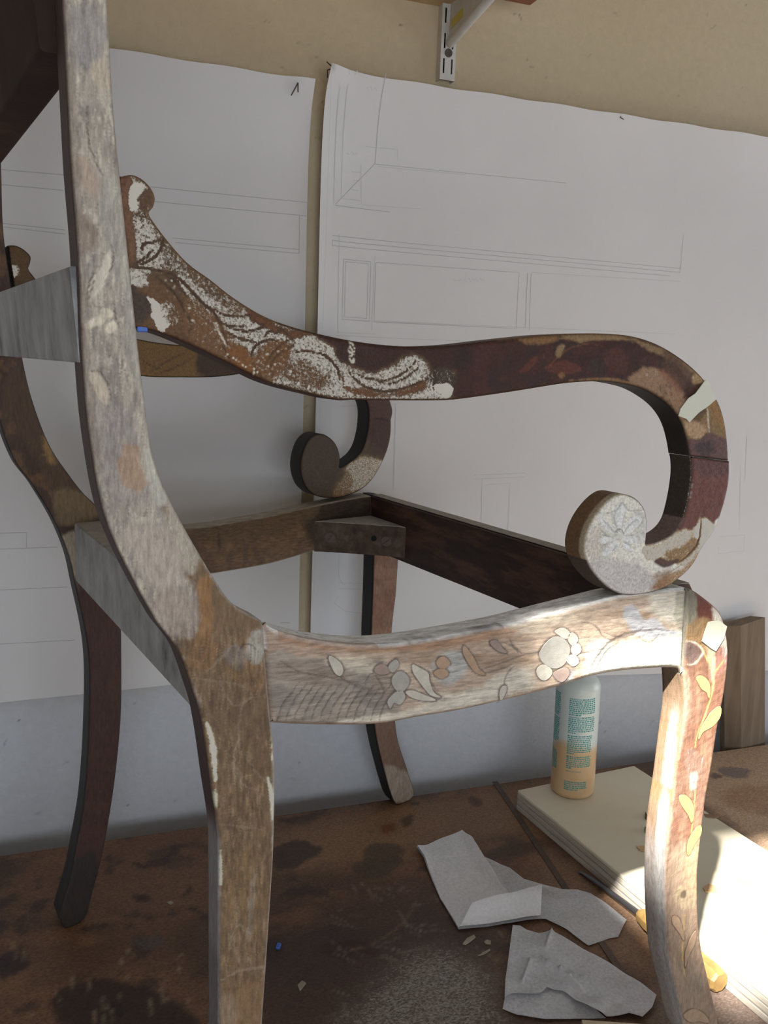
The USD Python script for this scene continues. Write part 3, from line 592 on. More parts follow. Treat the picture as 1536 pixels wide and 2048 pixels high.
# the inlaid pieces of the rail and of the front leg
RAIL_LEAVES = (("928,1291 938,1300 950,1318 958,1336 972,1350 950,1344 938,1328 928,1310", 'I_TAN'), ("827,1328 838,1334 856,1344 860,1362 868,1384 884,1396 858,1388 842,1368 828,1348", 'I_PALE'), ("812,1383 830,1382 850,1390 874,1400 846,1402 824,1396", 'I_PALE'),
             ("659,1312 670,1316 682,1326 688,1340 684,1352 670,1346 662,1330", 'I_PALE'), ("1000,1386 1004,1374 1014,1372 1012,1388 1002,1402", 'I_PALE'), ("980,1284 996,1282 1006,1296 1016,1306 1000,1304 988,1296", 'I_ROSE'))
RAIL_PETALS = (("1090,1290 1104,1276 1124,1274 1140,1290 1140,1312 1128,1332 1106,1338 1086,1326 1080,1306", 'I_GREY'), ("1078,1334 1092,1330 1104,1338 1104,1352 1092,1362 1080,1358 1074,1346", 'I_PALE'), ("1110,1264 1118,1258 1134,1258 1142,1268 1136,1278 1120,1272", 'I_PALE'), ("1138,1270 1150,1266 1158,1278 1150,1292 1142,1290", 'I_PALE'),
             ("1146,1292 1160,1288 1162,1306 1150,1312 1144,1306", 'I_PALE'), ("1140,1312 1154,1312 1158,1328 1148,1334 1136,1326", 'I_PALE'), ("1108,1346 1124,1338 1136,1336 1140,1350 1128,1364 1116,1362", 'I_ROSE'),
             ("874,1322 882,1314 894,1316 902,1328 892,1338 878,1336", 'I_TAN'), ("868,1344 880,1338 894,1340 898,1350 888,1358 874,1354", 'I_TAN'), ("750,1336 764,1328 776,1334 780,1346 766,1350 752,1346", 'I_ROSE'), ("782,1326 796,1320 798,1334 786,1346 778,1340", 'I_GREY'), ("790,1348 808,1344 820,1358 812,1380 796,1384 784,1366", 'I_GREY'), ("790,1386 806,1382 812,1396 802,1410 790,1406 780,1418 776,1402", 'I_GREY'))
LEG_LEAVES = ("1391,1355 1400,1350 1412,1356 1420,1372 1418,1398 1412,1384 1402,1378 1396,1366", "1441,1412 1438,1438 1426,1452 1406,1464 1396,1480 1402,1456 1418,1428", "1358,1592 1372,1590 1384,1604 1388,1626 1384,1646 1376,1630 1366,1616",
          "1402,1650 1400,1672 1388,1690 1376,1712 1374,1690 1382,1668", "1345,1832 1358,1836 1366,1862 1368,1882 1358,1866 1346,1850", "1392,1860 1388,1890 1376,1914 1370,1936 1370,1906 1378,1882", "1366,2030 1382,2018 1404,2024 1416,2046 1398,2042 1380,2044")
def closed(s): q = A(s); return np.vstack([q, q[:1]])

# near side rail
RAIL_TOP = "524,1244 567,1267 633,1283 717,1292 783,1290 862,1280 933,1267 1033,1247 1124,1223 1224,1197 1324,1181 1376,1177"
RAIL_BOT = "1367,1349 1357,1338 1324,1337 1257,1342 1191,1353 1112,1377 1033,1397 933,1420 833,1437 783,1447 683,1452 583,1450 541,1447"
near_rail = [N_(RAIL_TOP), N_("1376,1177 1372,1260 1367,1349"), N_(RAIL_BOT), N_("541,1447 532,1330 524,1244")]
def paint_near_rail(px, reg, dp):
    p = Paint(px, (150, 133, 116), 1.65, 61, white=.10)
    x, y = px[:, 0], px[:, 1]
    p.mottle(44, .42, .6, 1, (.3, 2.), color=(130, 110, 91), amt=.8); p.mottle(40, .5, .66, 2, (.3, 2.), color=(168, 156, 138), amt=.8)
    p.area("527,1250 620,1290 720,1300 690,1320 600,1318 540,1310", 8, 8, .7, color=(144, 124, 108))
    p.area("536,1310 600,1312 660,1320 720,1330 735,1345 745,1380 790,1400 800,1420 730,1440 660,1452 560,1448 545,1400", 5, 7, 1., color=(128, 119, 108), white=.02, dust=.06)
    p.area("560,1325 640,1330 700,1340 690,1370 600,1370 545,1355", 9, 9, .7, color=(120, 107, 95))
    p.area("715,1350 780,1355 800,1390 770,1420 720,1400", 9, 9, .7, color=(108, 100, 92))
    p.area("545,1375 580,1380 600,1400 580,1420 548,1410", 7, 9, .7, color=(112, 104, 96), white=.25)
    p.area("650,1318 700,1312 780,1330 760,1348 700,1340", 6, 8, .8, color=(168, 160, 142), white=.2)
    p.area("560,1448 640,1452 700,1438 790,1425 900,1405 1010,1380 1010,1395 900,1425 780,1446 640,1456", 4, 6, .9, color=(176, 168, 152), white=.38)
    p.area("820,1385 900,1390 960,1375 1010,1345 1060,1340 1060,1380 960,1400 860,1410", 10, 10, .8, color=(178, 172, 158), white=.30)
    p.area("880,1310 930,1310 930,1350 890,1370 868,1350", 8, 8, .7, color=(146, 150, 148))
    p.area("1080,1290 1180,1250 1240,1235 1250,1265 1180,1300 1080,1340", 10, 10, .6, color=(170, 150, 130))
    p.area("1200,1300 1290,1275 1365,1262 1366,1345 1250,1340 1180,1355", 12, 9, .85, color=(206, 190, 170), white=.2)  # sunlit brightness of the rail's right end, put into the colour
    p.area("1254,1212 1275,1216 1290,1240 1318,1238 1330,1255 1366,1268 1320,1275 1275,1270 1256,1250", 4, 5, .9, color=(150, 150, 152), white=.05)
    p.area("1300,1195 1366,1180 1370,1240 1340,1245 1310,1230", 8, 8, .8, color=(178, 172, 158), white=.25)
    p.area("1360,1178 1376,1178 1374,1262 1362,1262", 3, 4, .8, color=(132, 128, 112))
    p.area("1180,1280 1230,1290 1215,1340 1185,1350", 6, 6, .8, color=(170, 166, 156), white=.35)
    p.area("1130,1345 1150,1340 1145,1370 1120,1372", 4, 5, .9, color=(132, 130, 128))
    p.area("560,1270 680,1294 780,1294 900,1278 1020,1256 1040,1262 920,1290 780,1304 660,1302 560,1284", 4, 5, .7, color=(140, 108, 82), white=-.02)
    # engraved outlines
    dk = dict(color=(84, 74, 68), h=-.0005)
    for s, w in (("555,1350 600,1346 640,1352 690,1362 740,1380", 3), ("560,1320 580,1335 620,1350", 3), ("655,1310 665,1340 690,1360", 3), ("670,1345 710,1372 750,1385", 2.5), ("740,1330 770,1325 790,1340", 2.5), ("730,1370 750,1350 770,1380 760,1400", 3),
                 ("945,1345 980,1335 1010,1325 1050,1310 1090,1305", 3.2), ("960,1350 1000,1340 1035,1325", 2.5), ("1010,1380 1015,1350 1032,1332", 2.6), ("1000,1285 1020,1290 1040,1310", 3.6), ("1020,1278 1030,1295 1045,1307", 5), ("980,1283 1000,1300 1020,1312", 2.2),
                 ("1180,1350 1200,1310 1230,1280 1290,1262 1340,1262", 4.5), ("1192,1345 1215,1305 1240,1285", 3), ("1165,1245 1195,1255 1210,1275 1240,1282", 3), ("1210,1265 1250,1275 1290,1255", 3), ("1280,1275 1300,1285 1320,1268", 3), ("1130,1310 1160,1308 1190,1302", 2),
                 ("840,1325 850,1350 860,1372 890,1395", 2.6), ("858,1340 870,1375 880,1385", 2.2), ("815,1385 850,1398 900,1398", 2.4)):
        p.line(s, w, 1.3, 1.6, .75, **dk)
    for s, _ in RAIL_LEAVES + RAIL_PETALS: p.line(closed(s), 5, 1.4, .8, .85, False, color=(92, 82, 74))
    for k in range(13):                                            # the combed shading of the big leaf
        a = 556 + k * 17; p.line([(a, 1442), (a + 12, 1410), (a + 30, 1384), (a + 44, 1366)], 3, 1.4, 3, .9, color=(84, 76, 72), h=-.0004)
    sd = reg > 0
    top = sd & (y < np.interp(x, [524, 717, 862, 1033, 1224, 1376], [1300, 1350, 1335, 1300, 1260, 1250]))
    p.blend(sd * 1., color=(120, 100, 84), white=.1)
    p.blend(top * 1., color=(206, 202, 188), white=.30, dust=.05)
    p.blend(top * (x > 820) * (x < 1010) * (dp < .4) * smooth01((nz(px * np.array([.3, 2]), 20, 5) - .4) / .2), color=(140, 138, 138))
    p.blend(top * (x > 560) * (x < 760) * (dp < .25) * .6, color=(146, 116, 92))
    return p
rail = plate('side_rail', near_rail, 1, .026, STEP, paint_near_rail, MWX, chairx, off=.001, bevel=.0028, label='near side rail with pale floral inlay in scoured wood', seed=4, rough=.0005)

# near front leg
near_fleg = [N_("1376,1177 1388,1182 1417,1203 1441,1227 1452,1260 1457,1297 1456,1333 1447,1400 1437,1450 1424,1533 1412,1600 1404,1667 1397,1733 1396,1800 1397,1833 1407,1917 1419,1967 1431,2017 1437,2048"),
             np.vstack([N_("1437,2048"), [[.459, ZF]]]), np.array([[.459, ZF], [.434, ZF]]), np.vstack([[[.434, ZF]], N_("1367,2048 1357,2000 1344,1950 1337,1917 1331,1833 1330,1800 1331,1717 1339,1633 1349,1567 1357,1507 1367,1433 1367,1350")]), N_("1367,1350 1372,1260 1376,1177")]
def paint_near_fleg(px, reg, dp):
    p = Paint(px, (147, 113, 93), .85, 71)
    x, y = px[:, 0], px[:, 1]
    p.mottle(40, .45, .62, 1, (2, .4), color=(138, 94, 72), amt=.7); p.mottle(30, .52, .66, 2, (2, .4), color=(172, 132, 104), amt=.7)
    p.area("1386,1178 1425,1200 1424,1240 1400,1238 1385,1215", 3, 4, 1., color=(112, 62, 48))
    p.area("1374,1176 1388,1180 1386,1250 1372,1262", 3, 4, .9, color=(140, 136, 118), white=.25)
    p.area("1424,1205 1450,1235 1458,1300 1450,1330 1440,1290 1430,1250", 4, 5, .9, color=(206, 196, 180), white=.5)
    p.area("1370,1262 1390,1240 1420,1240 1405,1270 1415,1300 1395,1290 1372,1285", 4, 6, .9, color=(160, 130, 90), white=.25)
    p.area("1366,1278 1385,1288 1402,1298 1398,1320 1382,1330 1372,1318", 3, 4, 1., color=(120, 98, 90))
    p.line("1370,1280 1385,1285 1402,1296 1403,1312 1388,1328 1375,1330", 4, 2, 3, .9, color=(222, 206, 180), white=.7)
    p.area("1428,1300 1456,1296 1455,1335 1432,1350 1428,1330", 4, 5, .9, color=(170, 122, 106))
    p.area("1410,1290 1430,1300 1424,1360 1418,1330", 4, 5, .8, color=(226, 200, 164), white=.3)
    p.area("1365,1345 1376,1340 1376,1440 1362,1500 1350,1560 1345,1640 1333,1720 1331,1640 1352,1540 1362,1450", 3, 4, .6, color=(208, 170, 144))
    p.area("1330,1720 1400,1690 1400,1830 1415,1960 1450,2060 1360,2060 1335,1900", 16, 12, 1., color=(178, 152, 128))  # lower leg painted lighter to make up for missing sunlight
    p.area("1375,1690 1402,1680 1396,1800 1375,1780", 8, 8, .7, color=(196, 160, 124))
    p.area("1372,1500 1384,1496 1402,1512 1412,1515 1406,1545 1398,1570 1386,1582 1378,1560 1370,1530", 3, 4, 1., color=(150, 118, 100), white=.30)
    p.area("1382,1545 1395,1545 1390,1578 1384,1582", 2.5, 3, .9, color=(170, 156, 136), white=.5)
    p.area("1350,1780 1364,1770 1385,1790 1390,1810 1370,1820 1352,1806", 3, 4, .9, color=(190, 168, 136), white=.2)
    p.area("1362,1785 1372,1780 1372,1795 1362,1796", 2, 2, .8, color=(96, 80, 64))
    p.area("1366,1965 1400,1950 1412,1960 1396,1990 1375,1995", 3, 4, .7, color=(168, 150, 128))
    for s, w in (("1416,1310 1427,1350 1420,1400 1410,1430 1395,1470 1390,1495", 3.2), ("1427,1350 1440,1330 1450,1318", 3), ("1390,1580 1386,1640 1378,1690", 3), ("1370,1830 1366,1880 1368,1940 1374,1960", 3), ("1420,1330 1400,1290", 3)):
        p.line(s, w, 1.2, 1.2, .85, color=(236, 196, 120))
    for s in LEG_LEAVES: p.line(closed(s), 3.5, 1.3, .6, .6, False, color=(96, 66, 48))
    p.line("1366,1880 1372,1945", 2, 1.2, 1, .5, color=(96, 76, 60))
    sd = reg > 0
    rear = sd & (x < np.interp(y, [1300, 1450, 1700, 1833, 2048], [1400, 1395, 1362, 1365, 1400]))
    p.blend(sd * 1., color=(150, 100, 74), white=.05)
    # rear face: tan, with a white strip down the middle
    p.blend(rear * 1., color=(146, 121, 97), white=.12)
    p.blend(rear * smooth01((y - 1400) / 100) * smooth01(1 - np.abs(dp - .28 - .1 * smooth01((1700 - y) / 300)) / .3), color=(226, 226, 224), white=.75)
    p.blend(rear * smooth01((nz(px, 30, 5) - .5) / .2) * smooth01((1640 - y) / 60) * .8, color=(166, 122, 84), white=.0)
    p.blend(rear * smooth01((y - 1650) / 90) * .7, color=(186, 180, 176), white=.25)  # lower rear face lightened too, in place of missing light
    p.blend(rear * (y > 1490) * (y < 1530) * (dp > .5) * (dp < .75) * smooth01((nz(px, 6, 8) - .5) / .1), color=(70, 66, 62), white=-.1)
    p.blend((sd & (y < 1352)) * (x < 1385) * 1., color=(150, 144, 128), white=.2)
    return p
fleg = plate('front_leg', near_fleg, 1, .0245, STEP, paint_near_fleg, MWZ, chairx, label='near front leg, reddish, with yellow vine inlay', seed=5, rough=.0004)

# inlaid leaves and petals, each its own piece
def inlay(name, poly, parent, mat, h=.0004, off=0.):
    p = A(poly); p = spline(p, 5, True)[:-1]; uz = to_side(p, 1)
    if not Polygon(uz).exterior.is_ccw: uz = uz[::-1]
    v, f = fill(uz, .004); n = len(uz)
    c = v.mean(0); top = c + (v - c) * .97
    V = np.vstack([side(top, 1, off - h), side(v, 1, off + .0012)])
    i = np.arange(n); j = (i + 1) % n
    Fm = np.vstack([f, f[:, ::-1] + len(v), np.column_stack([i, i + len(v), j + len(v)]), np.column_stack([i, j + len(v), j])])
    return obj(name, (V, Fm), mat, parent, 40)
def inl_mat(name, c, gain, a=.8, b=1.12): q = np.minimum(lin(c) * gain, .85); return mottled(name, [(.3, tuple(q * a)), (.6, tuple(q)), (.8, tuple(np.minimum(q * b, .88)))], 150, (1, 1, 1), .6, bump=.35, fine=1400)
I_YEL, I_PALE, I_GREY, I_TAN, I_ROSE = inl_mat('yellow_veneer', (226, 184, 116), .85), inl_mat('pale_veneer', (182, 176, 162), 1.4), inl_mat('grey_veneer', (156, 152, 143), 1.4), inl_mat('tan_veneer', (158, 132, 108), 1.45), inl_mat('rosy_veneer', (142, 124, 114), 1.5)
for s in LEG_LEAVES:
    inlay('inlay_leaf', s, fleg, I_YEL if float(s.split()[0].split(',')[1]) < 1700 else I_TAN)
for nme, lst in (('inlay_leaf', RAIL_LEAVES), ('inlay_petal', RAIL_PETALS)):
    for s, m in lst: inlay(nme, s, rail, dict(I_TAN=I_TAN, I_PALE=I_PALE, I_ROSE=I_ROSE, I_GREY=I_GREY)[m], off=.001)

# masking tape
M_TAPE = simple('masking_tape', (.74, .73, .60), .55, bump=.12, scale=700)
M_TAPE2 = simple('masking_tape_bright', (.62, .62, .48), .6, bump=.1, scale=700)
def tape(poly, parent, mat, label, off=0., thick=.0006):
    p = A(poly); uz = to_side(p, 1)
    if not Polygon(uz).exterior.is_ccw: uz = uz[::-1]
    v, f = fill(outline([np.vstack([uz, uz[:1]])], .002) if False else np.vstack([np.linspace(a, b, 6)[:-1] for a, b in zip(uz, np.roll(uz, -1, 0))]), .002); n = 5 * len(uz)
    hz = .0011 + .0003 * (meshkit.fbm(np.column_stack([v * 250, np.zeros(len(v))]), 3, 4) - .5)
    V = np.vstack([side(v, 1, off) + EW * hz[:, None], side(v, 1, off) + EW * (hz - thick)[:, None]])
    i = np.arange(n); j = (i + 1) % n
    return obj('masking_tape', (V, np.vstack([f, f[:, ::-1] + len(v), np.column_stack([i, i + len(v), j + len(v)]), np.column_stack([i, j + len(v), j])])), mat, parent, 40, label=label)
tape("1358,832 1362,818 1378,796 1392,787 1412,760 1420,764 1424,778 1433,799 1418,812 1398,826 1380,845 1374,838", chairx, M_TAPE, 'cream masking tape on the arm', .0015)
tape("1415,1243 1436,1240 1452,1252 1446,1276 1430,1302 1420,1296 1402,1282 1408,1262", chairx, M_TAPE2, 'cream masking tape on the front leg')
M_BLUE = simple('blue_tape', (.06, .16, .55), .5)

# far side of the chair
def paint_far(base, gain, seed, **kw):
    def fn(px, reg, dp):
        p = Paint(px, base, gain, seed, white=kw.get('white', 0.), gloss=.1)
        p.mottle(30, .42, .6, 1, (1.5, .8), color=kw.get('dark', (46, 32, 24)), amt=.6); p.mottle(26, .54, .66, 2, color=kw.get('light', (104, 76, 48)), amt=.3)
        for s, k in kw.get('areas', ()): p.area(s, 5, 7, .9, **k)
        for s, k in kw.get('lines', ()): p.line(s, 3, 1.4, 1.6, .8, **k)
        p.blend((reg > 0) * 1., color=kw.get('side', (34, 28, 26)), white=-.1)
        return p
    return fn
far_post = [np.vstack([[-.1015, .955], N_("214,0"), [[-.0887, .7221], [-.0854, .6915], [-.0774, .6224]], F_("57,773 72,823 110,910 133,943 167,987 193,1012"), [[-.001, .458]]]),
            np.vstack([[[-.001, .458], [.014, .40], [.0165, .34]], F_("243,1300 243,1400 233,1533 207,1700 177,1820"), [[-.0275, .002]]]), np.array([[-.0275, .002], [-.038, ZF], [-.052, ZF], [-.058, .004]]),
            np.vstack([[[-.058, .004]], F_("117,1838 143,1743 168,1600 178,1443 176,1300 164,1230 152,1177 143,1133 120,1067 100,1027 67,973 30,923"), N_("163,700 155,500 140,300 125,0"), [[-.1385, .955]]]), np.array([[-.1385, .955], [-.1015, .955]])]
plate('back_post', far_post, -1, .030, .0022, paint_far((52, 39, 31), 2.0, 81, areas=[("20,740 70,760 120,900 200,1010 210,1040 150,1060 110,1000 60,900 20,850", dict(color=(56, 43, 31))), ("88,870 105,900 110,930 95,920", dict(color=(104, 82, 50))), ("110,980 190,1000 195,1030 120,1050", dict(color=(84, 70, 51), dust=.2)), ("120,1080 150,1060 152,1180 140,1150", dict(color=(120, 110, 94), white=.3)), ("150,1160 250,1230 250,1500 235,1720 120,1760 150,1600 165,1500", dict(color=(46, 28, 24))), ("110,1760 180,1700 190,1840 110,1850", dict(color=(30, 26, 24)))], side=(40, 38, 38)), MWZ, chairx, label='far rear post of dark stained wood', seed=6)
far_arm = [np.vstack([F_("16,491 35,492 52,502 62,515 60,528 57,538"), N_("312,447 337,480 383,530 427,562 503,617 553,642 620,663 743,687 833,693 933,688 1074,672 1164,667 1241,669 1307,684 1357,711 1397,743 1431,787"), F_("785,815 783,840")]),
           F_("783,840 779,888 763,930 735,970 700,990 670,996 645,995 622,985 606,960 602,930 608,900 620,878 637,868 655,872 672,888 680,910 679,935"),
           np.vstack([F_("681,936 700,925 722,905 735,870 739,840 735,805"), N_("1324,797 1274,773 1207,763 1184,763 1124,768 1024,784 933,797 783,801 707,800 633,791 587,780 520,757 453,723 403,699 367,683 320,665 287,657 262,650")]),
           N_("262,650 256,530 240,400 236,352"), np.vstack([N_("236,352"), F_("16,491")])]
plate('arm', far_arm, -1, .032, .0022, paint_far((70, 57, 39), 1.3, 91, white=.06, dark=(70, 50, 30), side=(30, 25, 23), areas=[
    ("272,675 380,690 480,750 280,752", dict(color=(104, 78, 42), white=.08)), ("400,690 480,700 490,755 400,752", dict(color=(52, 36, 28))), ("700,800 790,800 786,900 745,905 730,860", dict(color=(66, 44, 34), white=0.)), ("745,838 786,842 780,900 745,880", dict(color=(58, 36, 28))), ("690,930 745,915 770,925 735,975 690,985", dict(color=(130, 108, 74), white=.55)), ("668,960 700,940 700,992 665,995", dict(color=(110, 84, 50), white=.35)),
    ("600,865 682,865 682,960 640,1000 600,960", dict(color=(62, 50, 36), white=.04)), ("18,490 64,500 60,560 20,560", dict(color=(84, 62, 38))), ("20,530 36,530 36,550 20,552", dict(white=.8))],
    lines=[("285,720 310,735 330,740", dict(color=(52, 36, 24))), ("300,745 340,720 370,705", dict(color=(52, 36, 24))), ("310,748 350,735 385,715", dict(color=(52, 36, 24))), ("746,850 745,880 735,905", dict(color=(44, 30, 24))), ("740,925 760,890 752,870", dict(color=(60, 44, 30))), ("783,842 745,836", dict(color=(24, 16, 14))),
           ("640,930 640,895", dict(color=(62, 48, 34))), ("640,930 665,910", dict(color=(62, 48, 34))), ("640,930 615,915", dict(color=(62, 48, 34))), ("640,930 618,950", dict(color=(62, 48, 34))), ("640,930 660,955", dict(color=(62, 48, 34)))]), MW, chairx, off=.001, label='far arm with brown scroll resting on the seat rail', seed=7)
far_rail = [np.vstack([[[-.004, .461]], F_("378,1057 450,1048 540,1032 620,1014 700,998 742,992")]), F_("742,992 748,1096"), np.vstack([F_("748,1096 690,1096 625,1102 600,1110 540,1127 470,1140 432,1146"), [[.05, .377], [.014, .377]]]), np.array([[.014, .377], [-.004, .461]])]
plate('side_rail', far_rail, -1, .028, .0022, paint_far((78, 60, 44), 2.1, 101, dark=(52, 40, 30), light=(104, 84, 60), side=(120, 112, 98), areas=[("600,1010 750,985 760,1110 640,1100", dict(color=(40, 32, 26))), ("380,1058 640,1010 640,1022 390,1075", dict(color=(70, 56, 40)))], lines=[("437,1062 438,1085 440,1100", dict(color=(36, 26, 20)))]), MWX, chairx, label='far side rail of brown wood', seed=8)
far_fleg = [np.vstack([[[.36, .452], [.395, .44], [.409, .41]], F_("798,1103 793,1180 786,1240 783,1290 787,1390 792,1455 800,1495 815,1540 829,1585")]), F_("829,1585 826,1594 812,1606 792,1609"), F_("792,1609 784,1594 768,1540 752,1470 744,1380 743,1260 746,1180 748,1110"), np.vstack([F_("748,1110"), [[.355, .40], [.36, .452]]])]
plate('front_leg', far_fleg, -1, .029, .0018, paint_far((116, 88, 71), 1.15, 111, dark=(112, 76, 58), light=(146, 112, 90), side=(26, 22, 20), areas=[("740,1440 800,1440 835,1600 770,1600", dict(color=(112, 90, 76))), ("775,1530 832,1560 835,1600 780,1600", dict(color=(150, 138, 124), white=.25))]), MWZ, chairx, label='far front leg of reddish wood', seed=9)

# rails across the chair
def bar(name, sec, wa, wb, mat, parent, label=None, r=.002, n=2):
    """A bar of the section sec (u, z) running across the chair between two side positions."""
    g = Polygon(sec).buffer(-r).buffer(r, 4); ring = np.array(g.exterior.coords)[:-1]
    if not g.exterior.is_ccw: ring = ring[::-1]
    v, f = fill(np.vstack([np.linspace(a, b, 3)[:-1] for a, b in zip(ring, np.roll(ring, -1, 0))]), 1.)
    ring = v; k = len(v); ws = np.linspace(0, 1, n); V = []
    for t in ws:
        w = np.array([wa(u, z) * (1 - t) + wb(u, z) * t for u, z in ring]); V.append(chair(ring[:, 0], w, ring[:, 1]))
    V = np.vstack(V); i = np.arange(k); j = (i + 1) % k; Fm = [f[:, ::-1], f + k * (n - 1)]
    for q in range(n - 1): a, b = q * k, (q + 1) * k; Fm += [np.column_stack([a + i, a + j, b + j]), np.column_stack([a + i, b + j, b + i])]
    m = trimesh.Trimesh(V, np.vstack(Fm), process=False)
    if m.volume < 0: m.invert()
    return obj(name, m, mat, parent, 35, label)
nin = lambda t: (lambda u, z: side_w(u, z, 1) - t)
fin = lambda t: (lambda u, z: side_w(u, z, -1) - t)
bar('front_rail', [(.3575, .451), (.3575, .380), (.378, .380), (.384, .395), (.384, .440), (.376, .452)], fin(.004), nin(.020), M_FRAIL, chairx, 'dark front seat rail', .002)
fr_ = '/World/armchair/front_rail'
bar('dusty_lit_edge', [(.361, .4518), (.361, .4526), (.376, .4529), (.376, .4520)], fin(.004), nin(.020), M_DUST, fr_, 'dust and painted highlight along the top edge', .0002)  # pale strip: dust plus the top face's highlight, put into its colour
bar('back_rail', [(-.031, .449), (-.031, .387), (-.002, .387), (-.002, .449)], fin(.0), nin(.0205), M_GREY, chairx, 'dusty grey back seat rail', .0012)
bar('dusty_top', [(-.0295, .4489), (-.0295, .4497), (-.0035, .4497), (-.0035, .4489)], fin(.002), nin(.0205), M_DUST, '/World/armchair/back_rail', 'beige dust on top of the rail', .0002)
bar('cross_rail', [(-.1105, .673), (-.1065, .620), (-.090, .620), (-.093, .673)], fin(.006), nin(.006), M_GREY, chairx, 'dusty grey rail across the chair back', .0012)
bar('crest_rail', [(-.120, .786), (-.134, .955), (-.108, .955), (-.096, .786)], fin(.003), nin(.0205), M_CREST, chairx, 'dark crest rail at the top of the back', .003)
# corner block with its screws
ZB0, ZB1 = .3865, .4250
wf = side_w(.3575, .42, -1); we = side_w(.2680, .42, -1)
tgt = to_side(np.array([[812., 1053.]]), -1)
r_ = rays(np.array([[812., 1053.]])); n_ = EU; d_ = (CO + .3575 * EU) @ n_; Qb = CAM + ((d_ - CAM @ n_) / (r_ @ n_))[:, None] * r_; wr_ = float((Qb[0] - CO) @ EW)
fp = spline([(.2680, we), (.305, we + (wr_ - we) * .42 - .004), (.3575, wr_)], .004)
pl = np.vstack([fp, [(.3575, wf)]])
def prism(plan, z0, z1):
    g = Polygon(plan); ring = np.array(g.exterior.coords)[:-1]
    if not g.exterior.is_ccw: ring = ring[::-1]
    v, f = fill(ring, .02); k = len(ring); n = len(v)
    V = np.vstack([chair(v[:, 0], v[:, 1], np.full(n, z1)), chair(v[:, 0], v[:, 1], np.full(n, z0))]); i = np.arange(k); j = (i + 1) % k
    m = trimesh.Trimesh(V, np.vstack([f, f[:, ::-1] + n, np.column_stack([i, i + n, j + n]), np.column_stack([i, j + n, j])]), process=False)
    if m.volume < 0: m.invert()
    return m
blk = obj('corner_block', prism(pl, ZB0, ZB1), M_BLOCK, chairx, 35, 'screwed corner block inside the seat frame')
pc_ = pl.mean(0); obj('dusty_top', prism(pc_ + (pl - pc_) * .985, ZB1, ZB1 + .0006), M_DUST, blk, 35, 'pale dust on top of the block')
def on_block(t, z): p = fp[int(t * (len(fp) - 1))]; q = fp[min(len(fp) - 1, int(t * (len(fp) - 1)) + 1)]; tg = chair(q[0], q[1], 0) - chair(p[0], p[1], 0); tg /= np.linalg.norm(tg); nn = np.cross(tg, EZ); nn *= np.sign(nn @ (CAM - chair(p[0], p[1], z))); return chair(p[0], p[1], z), nn, tg
def lookalong(mesh, pos, nn, tg):
    T = np.eye(4); T[:3, 0] = tg; T[:3, 1] = np.cross(nn, tg); T[:3, 2] = nn; T[:3, 3] = pos; m = mesh.copy(); m.apply_transform(T); return m
for t, ang in ((.20, .9), (.80, .65)):
    pos, nn, tg = on_block(t, .4055)
    d = trimesh.creation.cylinder(.0062, .0016, sections=28)
    slot = trimesh.creation.box([.011, .0013, .003]); slot.apply_transform(trimesh.transformations.rotation_matrix(ang, [0, 0, 1])); slot.apply_translation([0, 0, .0012])
    m = trimesh.boolean.difference([d, slot], engine='manifold')
    obj('screw', lookalong(m, pos, nn, tg), M_SCREW, blk, 30, 'slotted screw head')
pos, nn, tg = on_block(.68, .408)
obj('screw_hole', lookalong(trimesh.creation.cylinder(.0036, .001, sections=20), pos, nn, tg), M_HOLE, blk, 30, 'empty dark screw hole')
# far foot stub and a dab of blue tape under the near arm
q = to_side(np.array([[288., 655.]]), 1)
bt = rbox(.006, .004, .005, .0008); bt.apply_translation(side(q, 1, .004)[0]); obj('blue_tape', bt, M_BLUE, chairx, 30, 'scrap of blue tape under the near arm')

# ------------------------------------------------------------------ drawings pinned to the wall
M_PAPER = mottled('drawing_paper', [(.3, (.69, .675, .66)), (.7, (.73, .715, .70))], 6, (1, 1, 1), .8, bump=.06, fine=900, spec=.2)
M_PENCIL = simple('pencil', (.48, .47, .46), .7)
M_PENCIL2 = simple('faint_pencil', (.61, .60, .585), .7)
def sheet_lift(x, z, x0, x1, z0, z1, seed, corner):
    """How far the sheet stands off the wall: it bellies between its pins and waves gently."""
    t = (z1 - z) / (z1 - z0); s = (x - x0) / (x1 - x0)
    l = .003 + .006 * np.sin(np.pi * np.clip(t, 0, 1)) + .003 * (meshkit.noise(np.column_stack([x * 5, z * 4, np.full(len(x), seed)])) - .5)
    top = np.exp(-(z1 - z) / .05); l = l + top * .034 + .010 * np.exp(-(z - z0) / .05)
    if x0 > 0: l = l + .011 * np.exp(-(x - x0) / .035)
    for cx, cz, r, a in corner: l = l + a * np.exp(-(((x - cx) / r) ** 2 + ((z - cz) / r) ** 2))
    return np.maximum(l, .0015)
